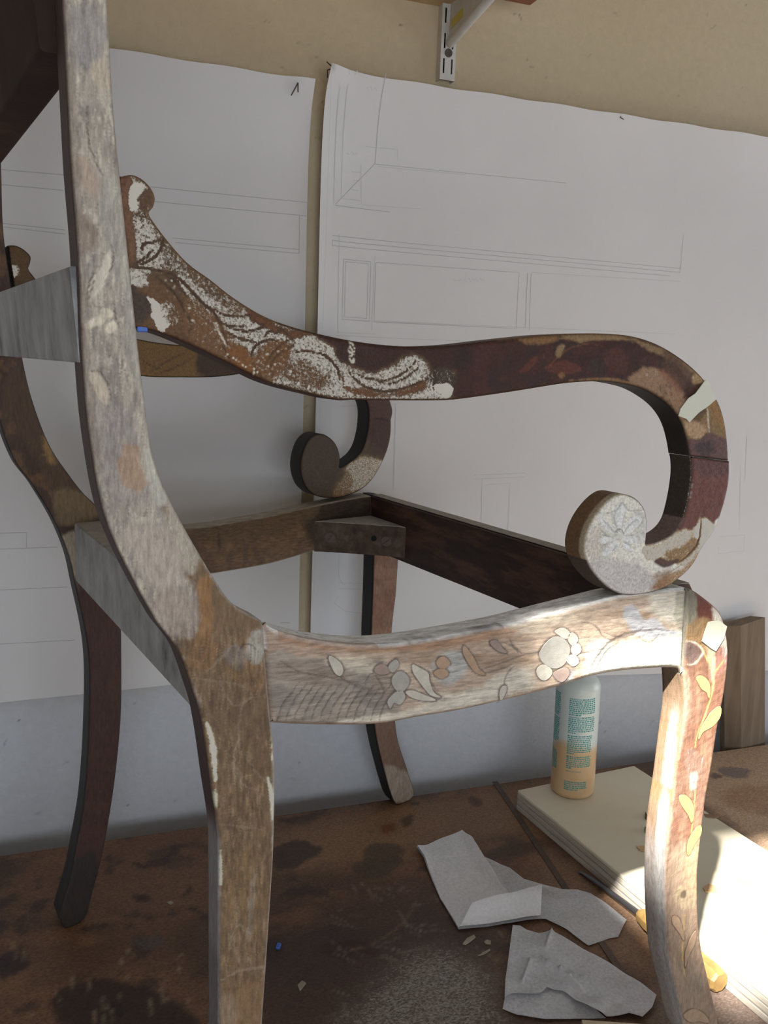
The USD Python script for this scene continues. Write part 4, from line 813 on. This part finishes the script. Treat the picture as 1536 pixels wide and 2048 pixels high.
def drawing(name, x0, x1, zt0, zt1, zb0, zb1, seed, corner, label, group=None):
    """A sheet from x0 to x1; the top runs from zt0 to zt1, the bottom from zb0 to zb1."""
    nx, nzv = int((x1 - x0) / .009), int((zt0 - zb0) / .009)
    S, T = np.meshgrid(np.linspace(0, 1, nx), np.linspace(0, 1, nzv)); S, T = S.ravel(), T.ravel()
    x = x0 + (x1 - x0) * S; z = (zt0 + (zt1 - zt0) * S) * (1 - T) + (zb0 + (zb1 - zb0) * S) * T
    z = z + np.where(T == 0, .0006 * np.sin(x * 61 + seed), 0)
    lf = sheet_lift(x, z, x0, x1, zb0, zt0, seed, corner)
    fr = np.column_stack([x, WALL_Y - lf - .0003, z]); bk = fr + [0, .00028, 0]
    i = np.arange(nx * nzv).reshape(nzv, nx); q = np.column_stack([i[:-1, :-1].ravel(), i[1:, :-1].ravel(), i[1:, 1:].ravel(), i[:-1, 1:].ravel()])
    F = np.vstack([q[:, [0, 1, 2]], q[:, [0, 2, 3]]])
    rim = np.r_[i[0, :], i[1:, -1], i[-1, -2::-1], i[-2:0, 0]]; rj = np.roll(rim, -1); n = nx * nzv
    V = np.vstack([fr, bk]); Fm = np.vstack([F, F[:, ::-1] + n, np.column_stack([rim, rj, rj + n]), np.column_stack([rim, rj + n, rim + n])])
    t = thing(name, label, 'drawing', (0, 0, 0), group=group)
    obj('paper_sheet', (V, Fm), M_PAPER, t, True)
    return t, (lambda X, Z: sheet_lift(np.asarray(X), np.asarray(Z), x0, x1, zb0, zt0, seed, corner))
def pencil(t, lift, lines, mat, width, name='pencil_lines'):
    """Ruled lines: px polylines laid onto the sheet as hair-thin strips."""
    ms = []
    for s in lines:
        w = width
        p = on_wall(A(s) if isinstance(s, str) else s, .008); p = np.column_stack([p[:, 0], p[:, 2]])
        p = np.vstack([np.linspace(a, b, max(2, int(np.linalg.norm(b - a) / .02) + 1))[:-1] for a, b in zip(p[:-1], p[1:])] + [p[-1:]])
        d = np.gradient(p, axis=0); nn = np.column_stack([-d[:, 1], d[:, 0]]); nn /= np.linalg.norm(nn, axis=1, keepdims=True) + 1e-12
        L, R = p + nn * w / 2, p - nn * w / 2; k = len(p)
        V = np.vstack([np.column_stack([q[:, 0], WALL_Y - lift(q[:, 0], q[:, 1]) - .00055, q[:, 1]]) for q in (L, R)])
        a = np.arange(k - 1); ms.append(trimesh.Trimesh(V, np.vstack([np.column_stack([a, a + k, a + k + 1]), np.column_stack([a, a + k + 1, a + 1])]), process=False))
    m = obj(name, cat(ms), mat, t, False); tag(m, kind='stuff'); return m
P1, lift1 = drawing('pencil_drawing', -.66, 0.2885, BZ + 0.9714, BZ + 0.9661, BZ + 0.1791, BZ + 0.1929, 3, [(0.2768, BZ + 0.9629, .018, .004)], 'white pencil drawing on the wall left of the gap, behind the grey post')
P2, lift2 = drawing('pencil_drawing', 0.3026, 1.50, BZ + 0.9804, BZ + 0.9809, BZ + 0.1717, BZ + 0.1041, 7, [(0.3032, BZ + 0.9841, .02, .012)], 'larger white pencil drawing on the wall right of the gap, behind the arm')
pencil(P1, lift1, ["272,371 615,405 614,432 276,400", "599,432 598,506", "345,476 598,499", "350,485 598,507", "0,339 127,350", "0,369 127,381", "0,446 130,460", "8,454 130,468", "0,1066 53,1065 53,1095", "0,1098 115,1094", "0,1180 135,1174", "0,1288 150,1280", "560,1246 580,1246"], M_PENCIL, .0009)
pencil(P2, lift2, ["755,162 749,328 668,410", "749,329 1130,367", "668,412 780,424", "685,519 741,524 737,643 682,639 685,519", "689,524 736,528 732,637 687,634 689,524", "751,525 1038,545 1032,657 747,644 751,525", "662,472 1360,537", "662,482 1360,545 1360,530", "1062,547 1058,660", "1055,546 1050,656", "662,492 1340,552", "662,480 662,494"], M_PENCIL, .00075)
pencil(P2, lift2, ["668,185 665,410", "684,180 680,395", "676,470 673,665 750,668", "749,512 742,660", "669,671 1100,690", "700,640 1350,668", "1062,545 1360,563", "720,330 722,410 840,418", "680,398 720,402", "755,334 930,350", "728,295 790,300", "793,300 794,322", "700,345 720,346", "706,362 718,363", "700,380 716,382", "948,950 1052,946", "948,958 1050,954", "964,958 962,1080", "970,970 1020,966 1014,1110", "1366,470 1360,545", "676,812 790,808 786,980", "676,1010 676,1150 684,1168 690,1168", "676,1164 724,1167", "676,1176 724,1178", "676,1190 668,1205 690,1222 722,1226", "1436,1093 1436,1107 1487,1102 1489,1070", "1438,1073 1490,1070", "1480,930 1478,1060", "1493,870 1489,960"], M_PENCIL2, .0009)
rng = np.random.default_rng(21)
scr = []                                                        # small pencilled notes, too faint to read
for x0, y0, n in ((905, 560, 9), (720, 188, 3), (678, 162, 3), (690, 310, 3)):
    x = x0
    for k in range(n):
        scr.append(np.array([[x, y0 + rng.uniform(-3, 3)], [x + 3, y0 + rng.uniform(-5, 0)], [x + 6, y0 + rng.uniform(-1, 4)]])); x += rng.uniform(6, 10)
pencil(P2, lift2, scr, M_PENCIL2, .0009, 'faint_notes')
M_NAIL = simple('nail_wire', (.10, .08, .06), .5, .7)
def wire(pts, r, name, label, cat_, group=None):
    p = np.asarray(pts); m = cat([trimesh.creation.cylinder(r, segment=[a, b], sections=8) for a, b in zip(p[:-1], p[1:])] + [trimesh.creation.icosphere(1, r).apply_translation(q) for q in p])
    return tag(obj(name, m, M_NAIL, '/World', 30), label, cat_, group)
wp = lambda x, y, d: on_wall(np.array([[x, y]], float), d)[0]
wire([wp(583, 190, .028), wp(596, 166, .034), wp(596, 184, .040)], .0007, 'bent_nail', 'bent nail in the top right corner of the left drawing', 'nail')
wire([wp(654, 124, .050), wp(667, 136, .044), wp(655, 140, .042), wp(655, 155, .042)], .0007, 'bent_nail', 'bent nail in the curled top left corner of the right drawing', 'nail')
wire([wp(1243, 228, .034), wp(1241, 235, .036), wp(1251, 241, .032)], .0007, 'bent_nail', 'small bent nail in the middle of the right drawing\'s top edge', 'nail')

# ------------------------------------------------------------------ shelf and its bracket
M_WHITE = mottled('white_bracket_paint', [(.3, (.60, .58, .53)), (.7, (.70, .68, .63))], 40, rough=.45, bump=.1)
M_SHELF = mottled('pale_shelf_wood', [(.3, (.50, .34, .18)), (.7, (.66, .48, .28))], 10, (.5, 6, 6), .6)
M_SHELF2 = mottled('red_shelf_wood', [(.3, (.20, .07, .035)), (.7, (.34, .13, .06))], 10, (.5, 6, 6), .5)
uz0 = on_wall(A("873,40"), .006)[0]; uxl = on_wall(A("872,150"), .0)[0, 0]; uxr = uxl + .0216; zb = on_wall(A("888,160"), .012)[0, 2]; ZS = on_wall(A("880,12"), .002)[0, 2]
DEP = .0132
up = thing('shelf_upright', 'white slotted metal shelf upright screwed to the wall above the right drawing', 'shelf upright')
ch = box(uxl, uxr, WALL_Y - DEP, WALL_Y - DEP + .0014, zb, ZS + .12)
cut = []
for k in range(5):
    for dx in (.0051, .0165): cut.append(box(uxl + dx - .0011, uxl + dx + .0011, WALL_Y - DEP - .01, WALL_Y, zb + .008 + k * .0306, zb + .008 + k * .0306 + .0184))
ch = trimesh.boolean.difference([ch] + cut, engine='manifold')
obj('channel_face', ch, M_WHITE, up, 20)
for x in (uxl, uxr - .0014): obj('channel_side', box(x, x + .0014, WALL_Y - DEP + .0014, WALL_Y, zb, ZS + .12), M_WHITE, up, 20)
obj('channel_shade', box(uxl + .0014, uxr - .0014, WALL_Y - .002, WALL_Y - .001, zb + .004, ZS + .12), M_HOLE, up, 20)  # near-black sheet stands in for the shade behind the slots
sc = trimesh.boolean.difference([trimesh.creation.cylinder(.0052, .0016, sections=24), box(-.003, .003, -.0006, .0006, .0003, .002), box(-.0006, .0006, -.003, .003, .0003, .002)], engine='manifold')
obj('screw', lookalong(sc, np.array([(uxl + uxr) / 2, WALL_Y - DEP - .0008, zb + .0332]), np.array([0, -1., 0]), np.array([1., 0, 0])), M_SCREW, up, 30, 'grey cross-head screw')
brk = thing('shelf_bracket', 'white metal shelf bracket with a sloping lower edge hooked into the upright', 'shelf bracket')
bx = (uxl + uxr) / 2 + .001; z0 = on_wall(A("893,90"), DEP)[0, 2]
pl = Polygon([(0, z0 - BZ), (.016, z0 - BZ + .012), (.24, ZS - BZ - .02), (.24, ZS - BZ - .001), (0, ZS - BZ - .001)])
e = trimesh.creation.extrude_polygon(pl, .0016, engine='earcut'); e.apply_transform(np.array([[0, 0, 1, bx - .0008], [-1, 0, 0, WALL_Y - DEP], [0, 1, 0, BZ], [0, 0, 0, 1.]])); e.fix_normals()
obj('web', e, M_WHITE, brk, 20)
tub = trimesh.creation.cylinder(.0056, segment=[(bx, WALL_Y - DEP - .002, z0 + .002), (bx, WALL_Y - DEP - .24, ZS - .018)], sections=20)
obj('rounded_flange', tub, M_WHITE, brk, 30)
stk = box(-.0003, .0003, -.036, 0, 0, .011); stk.apply_transform(trimesh.transformations.rotation_matrix(-math.atan2(ZS - .02 - z0 - .012, .224), [1, 0, 0])); stk.apply_translation([bx - .0012, WALL_Y - DEP - .006, z0 + .018])
obj('yellow_sticker', stk, simple('yellow_sticker', (.62, .52, .10), .5), brk, 20, 'yellow sticker')
shelf = box(-.9, bx + .004, WALL_Y - .22, WALL_Y - .0005, ZS, ZS + .02)
tag(obj('shelf_board', shelf, M_SHELF, '/World', 20), 'pale wooden shelf board on the white bracket, left of it', 'shelf')
rs = []
for s in ("985,4", "1060,9", "1088,0"):
    r = rays(A(s))[0]; rs.append(CAM + r * ((ZS + .001 - CAM[2]) / r[2]))
c0 = rs[1]; dx_ = np.array([1.0, .0, 0]); 
tag(obj('shelf_board', box(bx + .007, c0[0], c0[1] - .14, c0[1], ZS + .0, ZS + .018), M_SHELF2, '/World', 20), 'reddish wooden board end on the shelf right of the bracket', 'shelf')

# ------------------------------------------------------------------ pale board and what lies on it
TB = .030
c = on_bench(A("1035,1580 1268,1531 1290,1800 1536,1990"), TB)
ex = c[1] - c[0]; ex /= np.linalg.norm(ex); ey = c[3] - c[0]; ey = ey - ex * (ey @ ex); ey /= np.linalg.norm(ey)
ang = math.degrees(math.atan2(ex[1], ex[0])); LW = float((c[1] - c[0]) @ ex); LL = .56
M_BOARD = mottled('pale_board', [(.25, (.70, .63, .46)), (.6, (.78, .72, .56)), (.8, (.80, .75, .61))], 5, (1, 1, 1), .6, bump=.08, fine=700)
M_PLY = mottled('ply_edge', [(.3, (.44, .39, .32)), (.7, (.62, .57, .48))], 60, (.4, .4, 4), .8, bump=.3)
M_PLYD = mottled('ply_edge_dark', [(.3, (.30, .27, .23)), (.7, (.44, .40, .34))], 60, (.4, .4, 4), .85)
bd = thing('plywood_board', 'pale cream plywood board lying on the bench under the bottle', 'board', (c[0][0], c[0][1], BZ), (0, 0, ang))
lay = [(.0003, .0075, M_PLY), (.0075, .0095, M_PLYD), (.0095, .0165, M_PLY), (.0165, .0182, M_PLYD), (.0182, .0245, M_PLY), (.0245, TB, M_BOARD)]
for k, (a, b, m) in enumerate(lay):
    q = rbox(LW, LL, b - a, .0007 if m is not M_BOARD else .0016); q.apply_translation([LW / 2 - (0 if m is not M_PLYD else 0), -LL / 2, (a + b) / 2])
    if m is M_PLYD: q.apply_scale([1, 1, 1]); q.vertices[:, 0] = np.clip(q.vertices[:, 0], .0006, LW - .0006)
    obj('top_veneer' if m is M_BOARD else 'ply_layer', q, m, bd, 30)
# squeeze bottle
BR = .0308
bpos = on_bench(A("1144,1580"), TB)[0]
bt_ = thing('squeeze_bottle', 'translucent squeeze bottle of tan glue with teal print standing on the pale board', 'bottle', (bpos[0], bpos[1], BZ + TB), (0, -1.2, 0))
def lathe(prof, n=72):
    p = np.asarray(prof, float); th = np.linspace(0, 2 * np.pi, n, endpoint=False); k = len(p)
    V = np.array([[r * math.cos(t), r * math.sin(t), z] for r, z in p for t in th]); F = []
    for i in range(k - 1):
        for j in range(n):
            a, b = i * n + j, i * n + (j + 1) % n; F += [[a, b, b + n], [a, b + n, a + n]]
    V = np.vstack([V, [[0, 0, p[0][1]], [0, 0, p[-1][1]]]]); m = len(V)
    F += [[m - 2, (j + 1) % n, j] for j in range(n)] + [[m - 1, (k - 1) * n + j, (k - 1) * n + (j + 1) % n] for j in range(n)]
    return np.array(V), np.array(F)
BH = .163
prof = np.vstack([[(.001, .0015), (BR - .006, .0)], spline([(BR - .004, .0004), (BR - .001, .003), (BR, .008)], .001), [(BR, z) for z in np.linspace(.012, BH - .006, 60)], spline([(BR, BH - .004), (BR - .0012, BH + .002), (BR - .005, BH + .0085), (BR - .014, BH + .016), (.013, BH + .020)], .0015), [(.0125, BH + .022), (.0125, BH + .026)]])
V, F = lathe(prof, 96)
ppx = np.column_stack([np.unwrap(np.arctan2(V[:, 1], V[:, 0])) * BR * 3000, V[:, 2] * 3000]); ppx[:, 0] = np.arctan2(V[:, 1], V[:, 0]) * BR * 3000
p = Paint(ppx, (204, 214, 211), 1.0, 131, gloss=.3)
lvl = .080 + .006 * np.sin(np.arctan2(V[:, 1], V[:, 0]) * 2) + (nz(ppx, 40, 3) - .5) * .012
p.blend(smooth01((lvl + .010 - V[:, 2]) / .020), color=(206, 174, 134))
p.mottle(60, .5, .68, 2, amt=.0)
m_ = smooth01((.068 - V[:, 2]) / .02) * smooth01((nz(ppx, 40, 6) - .50) / .2) * .55; p.blend(m_, color=(196, 158, 112))
M_BOT = painted('bottle_plastic', fine=60., grain=.02, bump=0., rough=.38, spec=.4)
obj('body', (V, F), M_BOT, bt_, True, None, {'paint': p.c, 'wear': np.clip(p.w, 0, 1)})
capp = lathe([(.0135, BH + .023), (.0150, BH + .0235), (.0150, BH + .034), (.0135, BH + .036), (.006, BH + .040), (.0042, BH + .056), (.003, BH + .060)], 40)
obj('cap', capp, simple('cap_plastic', (.70, .70, .66), .4), bt_, 40)
# print on the bottle
M_TEAL = simple('teal_print', (.03, .36, .36), .5)
view = math.atan2(CAM[1] - bpos[1], CAM[0] - bpos[0])
def wrap(m, ang0, z):                                            # flat lettering (x right, y up) onto the bottle, starting at ang0 from the viewer's middle
    v = np.array(m.vertices); a = view + ang0 + v[:, 0] / BR; r = BR + .00012 + v[:, 2]
    return trimesh.Trimesh(np.column_stack([r * np.cos(a), r * np.sin(a), z + v[:, 1]]), m.faces, process=False)
def flat_words(width, h, rng, dens=.97):
    out, x = [], 0.
    while x < width - .0012:
        w = min(rng.uniform(.0012, .0042), width - x)
        k = max(2, int(w / .0005))
        for i in range(k):
            if rng.random() < dens: out.append((x + i * w / k, x + (i + .72) * w / k))
        x += w + .0007
    ms = []
    for a, b in out:
        hh = h * rng.uniform(.7, 1.0); bx_ = trimesh.creation.box([b - a, hh, .0001]); bx_.apply_translation([(a + b) / 2, hh / 2, 0]); ms.append(bx_)
    return cat(ms)
rng = np.random.default_rng(31)
col0 = -.33
def para(ang0, ztop, n, width, lead=.00285, h=.0021, last=.5, head=None):
    ms = []
    for k in range(n):
        w = width if k < n - 1 else width * last
        z = ztop - k * lead
        if k == 0 and head:
            t = meshkit.text_mesh(head, .0017, .0001, True); ms.append(wrap(t, ang0, z)); x1 = t.bounds[1][0] + .0012
            if w - x1 > .003: ms.append(wrap(flat_words(w - x1, h, rng), ang0 + x1 / BR, z))
        else: ms.append(wrap(flat_words(w, h, rng), ang0, z))
    q = obj('printed_text', cat(ms), M_TEAL, bt_, False); tag(q, kind='stuff'); return q
para(col0, .1490, 9, .0385, last=.45, head='APPLICATION:')
para(col0, .1225, 9, .0385, last=.3, head='DIRECTIONS')
para(col0, .0950, 10, .0360, last=.28)
para(col0, .0645, 7, .0360, last=.25)
q = obj('printed_text', wrap(meshkit.text_mesh('SHELF LIFE 12 MOS', .0016, .0001), col0, .0425), M_TEAL, bt_, False); tag(q, kind='stuff')
para(col0 - .04, .0265, 5, .0330, last=.6)
para(col0 - .95, .1520, 12, .0150, last=.9); para(col0 - .95, .1150, 13, .0150, last=.7); para(col0 - .95, .066, 11, .0130, last=.4)
# slips of veneer on the board
M_CHIP = mottled('veneer_chip', [(.3, (.56, .34, .16)), (.7, (.70, .46, .24))], 90, rough=.6)
def chip(poly, h, label, mat=M_CHIP, name='veneer_chip', cat_='veneer chip', t=.0008, group=None):
    q = on_bench(A(poly), h); g = q[:, :2]
    if not Polygon(g).exterior.is_ccw: g = g[::-1]
    v, f = fill(g, .006); n, k = len(v), len(g); lift = .0006 * meshkit.noise(np.column_stack([v * 90, np.zeros(n)]))
    V = np.vstack([np.column_stack([v, BZ + h + .0002 + t + lift]), np.column_stack([v, BZ + h + .0002 + lift * .2])]); i = np.arange(k); j = (i + 1) % k
    m = obj(name, (V, np.vstack([f, f[:, ::-1] + n, np.column_stack([i, i + n, j + n]), np.column_stack([i, j + n, j])])), mat, '/World', 30)
    return tag(m, label, cat_, group)
chip("1469,1758 1478,1754 1512,1766 1521,1774 1517,1782 1484,1774", TB, 'largest tan veneer chip on the sunlit board, farthest right of the leg')
chip("1406,1777 1416,1769 1428,1773 1436,1782 1448,1792 1440,1793 1424,1786 1410,1785", TB, 'spoon-shaped orange veneer chip on the board just right of the front leg')
chip("1273,1694 1292,1693 1292,1704 1280,1702", TB, 'small orange veneer chip at the edge of shade left of the front leg')
chip("1527,1857 1537,1862 1540,1880 1530,1873", TB, 'tan veneer chip on the board at the right edge of the picture')
chip("1408,1629 1424,1630 1438,1634 1430,1637 1412,1635", TB, 'thin brown wood sliver at the far edge of the board', mat=simple('brown_sliver', (.30, .19, .11), .6), name='wood_sliver', cat_='wood sliver')
M_SPECK = simple('dark_scrap', (.10, .085, .05), .7)
chip("1290,1627 1294,1634 1293,1641 1290,1638", TB, 'upper of two dark scraps on the board beside the front leg', M_SPECK, 'scrap', 'scrap', .003)
chip("1289,1659 1294,1657 1295,1666 1290,1667", TB, 'lower of two dark scraps on the board beside the front leg', M_SPECK, 'scrap', 'scrap', .003)
M_PUTTY = mottled('beige_scrap', [(.3, (.30, .25, .19)), (.7, (.42, .36, .28))], 120, rough=.8)
for s, l in (("925,1889 934,1878 948,1871 951,1876 940,1885 930,1891", 'leaf-shaped beige scrap on the bench below the folded wax paper, leftmost'), ("968,1885 974,1881 982,1884 981,1890 971,1889", 'small round beige scrap on the bench beside the leaf-shaped one'), ("956,1913 968,1905 979,1899 981,1901 970,1909", 'narrow beige scrap on the bench just left of the torn wax paper'),
             ("595,1972 604,1963 612,1968 607,1975 600,1983", 'star-shaped beige scrap on the bench between rear leg and wax papers'), ("334,1806 342,1803 347,1806 341,1810", 'tiny pale scrap on the bench behind the near rear leg')):
    chip(s, 0, l, M_PUTTY, 'scrap', 'scrap', .0007)
q = on_bench(A("557,1895"), .0)[0]
bb = rbox(.0075, .0042, .0032, .0006); bc = thing('plastic_chip', 'small blue plastic chip lying on the dark bench', 'plastic chip', (q[0], q[1], BZ + .0018), (0, 0, 62))
obj('chip', bb, M_BLUE, bc, 30)

# ------------------------------------------------------------------ wax paper
def wax(name, tint, a=.5):
    n = {'g': ('geometry', {}), 'n': ('noise_texture', {'scale': 320, 'detail': 4, 'roughness': .7}), 'r': ('map_range', {'from_min': .3, 'from_max': .7, 'to_min': a - .15, 'to_max': a + .15}), 'c': ('noise_texture', {'scale': 55, 'detail': 3}),
         'b': ('bump', {'strength': .25, 'distance': .001}), 'd': ('diffuse_bsdf', {'color': tint}), 't': ('transparent_bsdf', {'color': (.92, .92, .93)}), 'm': ('mix_closure', {}), 'gl': ('glossy_bsdf', {'roughness': .22, 'color': (.9, .92, 1.)}), 'f': ('fresnel', {'IOR': 1.38}), 'm2': ('mix_closure', {})}
    return usdkit.material(stage, LOOKS + name, n, [('g.position', 'n.vector'), ('g.position', 'c.vector'), ('n.fac', 'r.value'), ('c.fac', 'b.height'), ('b.normal', 'd.normal'), ('b.normal', 'gl.normal'), ('b.normal', 'f.normal'), ('r.result', 'm.fac'), ('t.BSDF', 'm.closure1'), ('d.BSDF', 'm.closure2'), ('f.fac', 'm2.fac'), ('m.closure', 'm2.closure1'), ('gl.BSDF', 'm2.closure2')], surface='m2.closure')
M_WAX = wax('wax_paper', (.99, .99, 1.0), .52); M_WAX2 = wax('wax_paper_double', (.99, .99, 1.0), .74)
def leaf(name, parent, poly, lift, mat, step=.0035, t=.00015, smooth_edge=False, label=None):
    q = on_bench(A(poly), 0)[:, :2]
    if not Polygon(q).exterior.is_ccw: q = q[::-1]
    ring = np.vstack([np.linspace(a, b, max(2, int(np.linalg.norm(b - a) / step) + 1))[:-1] for a, b in zip(q, np.roll(q, -1, 0))])
    v, f = fill(ring, step); n, k = len(v), len(ring)
    pxy = project(np.column_stack([v, np.full(n, BZ)])); h = lift(v, pxy)
    V = np.vstack([np.column_stack([v, BZ + h + t]), np.column_stack([v, BZ + h])]); i = np.arange(k); j = (i + 1) % k
    return obj(name, (V, np.vstack([f, f[:, ::-1] + n, np.column_stack([i, i + n, j + n]), np.column_stack([i, j + n, j])])), mat, parent, True, label)
wv = lambda v, a, s, seed: a * meshkit.noise(np.column_stack([v * s, np.full(len(v), seed)]))
def seg_d(p, a, b): a, b = np.array(a, float), np.array(b, float); t = np.clip(((p - a) @ (b - a)) / ((b - a) @ (b - a)), 0, 1); return np.linalg.norm(p - a - t[:, None] * (b - a), axis=1)
wx1 = thing('wax_paper', 'folded sheet of translucent wax paper with a turned-up end, farther from the camera', 'wax paper')
S1 = "832,1702 925,1663 945,1683 967,1715 1000,1730 1020,1737 1047,1760 1083,1770 1124,1782 1154,1783 1181,1793 1211,1813 1253,1846 1236,1877 1221,1878 1177,1894 1167,1887 1131,1862 1091,1842 1080,1842 917,1862 880,1800 847,1723"
leaf('sheet', wx1, S1, lambda v, p: .0006 + wv(v, .003, 40, 1) + .0035 * np.exp(-(seg_d(p, (832, 1702), (847, 1723)) / 14) ** 2) + .002 * np.exp(-(seg_d(p, (1181, 1793), (1253, 1846)) / 22) ** 2), M_WAX)
leaf('folded_panel', wx1, "834,1702 924,1664 944,1684 1000,1775 1026,1808 975,1822 944,1828 917,1861 880,1800 849,1723", lambda v, p: .0022 + wv(v, .003, 40, 1) + .004 * np.exp(-(seg_d(p, (944, 1684), (1026, 1808)) / 14) ** 2) + .0035 * np.exp(-(seg_d(p, (832, 1702), (847, 1723)) / 14) ** 2), M_WAX2)
leaf('turned_up_flap', wx1, "943,1829 985,1817 1028,1808 1082,1796 1081,1841 1000,1852 918,1862", lambda v, p: .0045 + wv(v, .003, 40, 1) + .011 * smooth01((seg_d(p, (918, 1862), (1081, 1841))) / 40), M_WAX2)
wx2 = thing('wax_paper', 'torn sheet of translucent wax paper with creases, nearer the camera', 'wax paper')
cr = [((1103, 1868), (1093, 1900)), ((1093, 1938), (1140, 1968)), ((1085, 1930), (1120, 1955)), ((1045, 1970), (1060, 1930)), ((1120, 1955), (1160, 1985))]
def lift2_(v, p):
    h = .0024 + wv(v, .004, 45, 5)
    for a, b in cr: d = seg_d(p, a, b); h = h + .0030 * np.exp(-(d / 2.6) ** 2) + .0012 * np.exp(-(d / 9) ** 2)
    return h + .006 * np.exp(-(seg_d(p, (1008, 2013), (1200, 2030)) / 16) ** 2)
leaf('sheet', wx2, "1025,1857 1040,1857 1053,1865 1077,1872 1103,1868 1134,1887 1184,1913 1224,1937 1264,1963 1312,2000 1304,2023 1284,2043 1257,2033 1231,2037 1212,2042 1180,2030 1155,2018 1137,1998 1123,1990 1108,1989 1093,1983 1084,1994 1073,1999 1055,1999 1040,1996 1023,1998 1008,2013 1010,1967 1018,1910", lift2_, M_WAX, .0018)
leaf('torn_strip', wx2, "1012,1985 1030,1975 1050,1974 1075,1976 1094,1965 1124,1970 1146,1980 1165,2000 1190,2020 1212,2038 1170,2040 1130,2041 1090,2042 1060,2038 1033,2033 1005,2020", lambda v, p: .0006 + wv(v, .0022, 45, 5), M_WAX, .003)

# ------------------------------------------------------------------ tools on the bench
M_STEEL = simple('dark_steel', (.16, .155, .16), .42, .8, .1)
M_HANDLE = mottled('yellow_handle_wood', [(.3, (.30, .18, .06)), (.6, (.42, .26, .09)), (.8, (.50, .33, .14))], 40, (2, 2, 2), .4)
pa, pb, pc = on_bench(A("1160,1739"), .004)[0], on_bench(A("1268,1832"), .012)[0], on_bench(A("1441,1966"), .0125)[0]
drv = thing('screwdriver', 'old screwdriver with eight-sided yellow wooden handle lying behind the front leg', 'screwdriver', (pc[0], pc[1], BZ))
dr = pa - pc; dr[2] = 0; dr /= np.linalg.norm(dr); Lh = float((pb - pc) @ dr); Ls = float((pa - pb) @ dr)
cx_ = np.array([-dr[1], dr[0], 0]); RH = .0125
def loft(rings):
    k = len(rings[0]); V = np.vstack(rings); n = len(rings); i = np.arange(k); j = (i + 1) % k; F = []
    for q in range(n - 1): a, b = q * k, (q + 1) * k; F += [np.column_stack([a + i, a + j, b + j]), np.column_stack([a + i, b + j, b + i])]
    c0, c1 = len(V), len(V) + 1; V = np.vstack([V, rings[0].mean(0), rings[-1].mean(0)]); F += [np.column_stack([np.full(k, c0), j, i]), np.column_stack([np.full(k, c1), (n - 1) * k + i, (n - 1) * k + j])]
    m = trimesh.Trimesh(V, np.vstack(F), process=False)
    if m.volume < 0: m.invert()
    return m
def octo(s, r, zc, n=8): a = (np.arange(n) + .5) / n * 2 * np.pi; return np.array([dr * s + cx_ * r * math.cos(t) + EZ * (zc + r * math.sin(t)) for t in a])
ap = math.cos(math.pi / 8)
obj('handle', loft([octo(0, RH * .80, RH), octo(.003, RH * .98, RH), octo(.012, RH * 1.04, RH), octo(Lh * .45, RH * 1.0, RH * 1.0), octo(Lh * .85, RH * .88, RH * 1.0), octo(Lh * .97, RH * .66, RH), octo(Lh, RH * .5, RH)]), M_HANDLE, drv, 20)
def rr(s, a, b, zc, n=14): t = np.arange(n) / n * 2 * np.pi; return np.array([dr * s + cx_ * a * math.cos(q) + EZ * (zc + b * math.sin(q)) for q in t])
obj('blade', loft([rr(Lh - .004, .0036, .0036, RH), rr(Lh + .02, .0036, .0034, RH * .85), rr(Lh + Ls * .75, .0034, .003, RH * .42), rr(Lh + Ls * .93, .0036, .0016, .0034), rr(Lh + Ls, .0036, .0007, .0012)]), M_STEEL, drv, 30)
s0, s1 = on_bench(A("990,1564"), 0.)[0], on_bench(A("1264,1977"), 0.)[0]
M_RUST = mottled('rusty_steel', [(.3, (.07, .045, .034)), (.7, (.13, .085, .062))], 60, rough=.5)
L = float(np.linalg.norm(s1 - s0)); an = math.degrees(math.atan2(*(s1 - s0)[[1, 0]]))
st_ = thing('metal_strip', 'long thin rusty metal strip lying on the bench and under the wax paper', 'metal strip', (s0[0], s0[1], BZ), (0, 0, an))
q = rbox(L, .0085, .0010, .0004); q.apply_translation([L / 2, 0, .0006]); obj('strip', q, M_RUST, st_, 30)
# pale wood offcut at the bottom of the picture
oc = on_bench(A("1163,2039 1306,2049"), .012); d = oc[1] - oc[0]; d /= np.linalg.norm(d)
of = thing('wood_offcut', 'pale wooden offcut at the bottom edge of the picture below the wax paper', 'offcut', (oc[0][0], oc[0][1], BZ), (0, 0, math.degrees(math.atan2(d[1], d[0]))))
q = rbox(.070, .06, .012, .0008); q.apply_translation([.035, -.03, .0062]); obj('block', q, mottled('offcut_wood', [(.3, (.56, .44, .29)), (.7, (.68, .56, .40))], 20, (.4, 4, 4), .6), of, 30)

# ------------------------------------------------------------------ post leaning by the wall
q = on_wall(A("1470,1507 1523,1499 1523,1232 1447,1509"), .033); k_ = (q[1] - q[2]); lean = math.degrees(math.atan2(q[2][0] - q[1][0], q[2][2] - q[1][2]))
zt = q[2][2]; top = np.array([q[2][0], zt])
fw = float(q[1][0] - q[0][0]); lw = float(q[0][0] - q[3][0])
lp = thing('wood_post', 'square brown wooden post standing against the wall behind the front leg', 'post', (top[0] - math.tan(math.radians(lean)) * (zt - .004), WALL_Y - .017, .004), (0, lean, 0))
sq = Polygon([(-fw, -.032), (.0, -.024), (-.014, -.006), (-fw - lw * .9, -.006), (-fw - lw, -.020)])
e = trimesh.creation.extrude_polygon(sq, (zt - .004) / math.cos(math.radians(lean)), engine='earcut')
M_POST = mottled('post_wood', [(.3, (.17, .125, .085)), (.55, (.23, .175, .12)), (.75, (.27, .21, .15))], 16, (5, 5, .35), .75, spec=.2)
obj('shaft', e, M_POST, lp, 20)
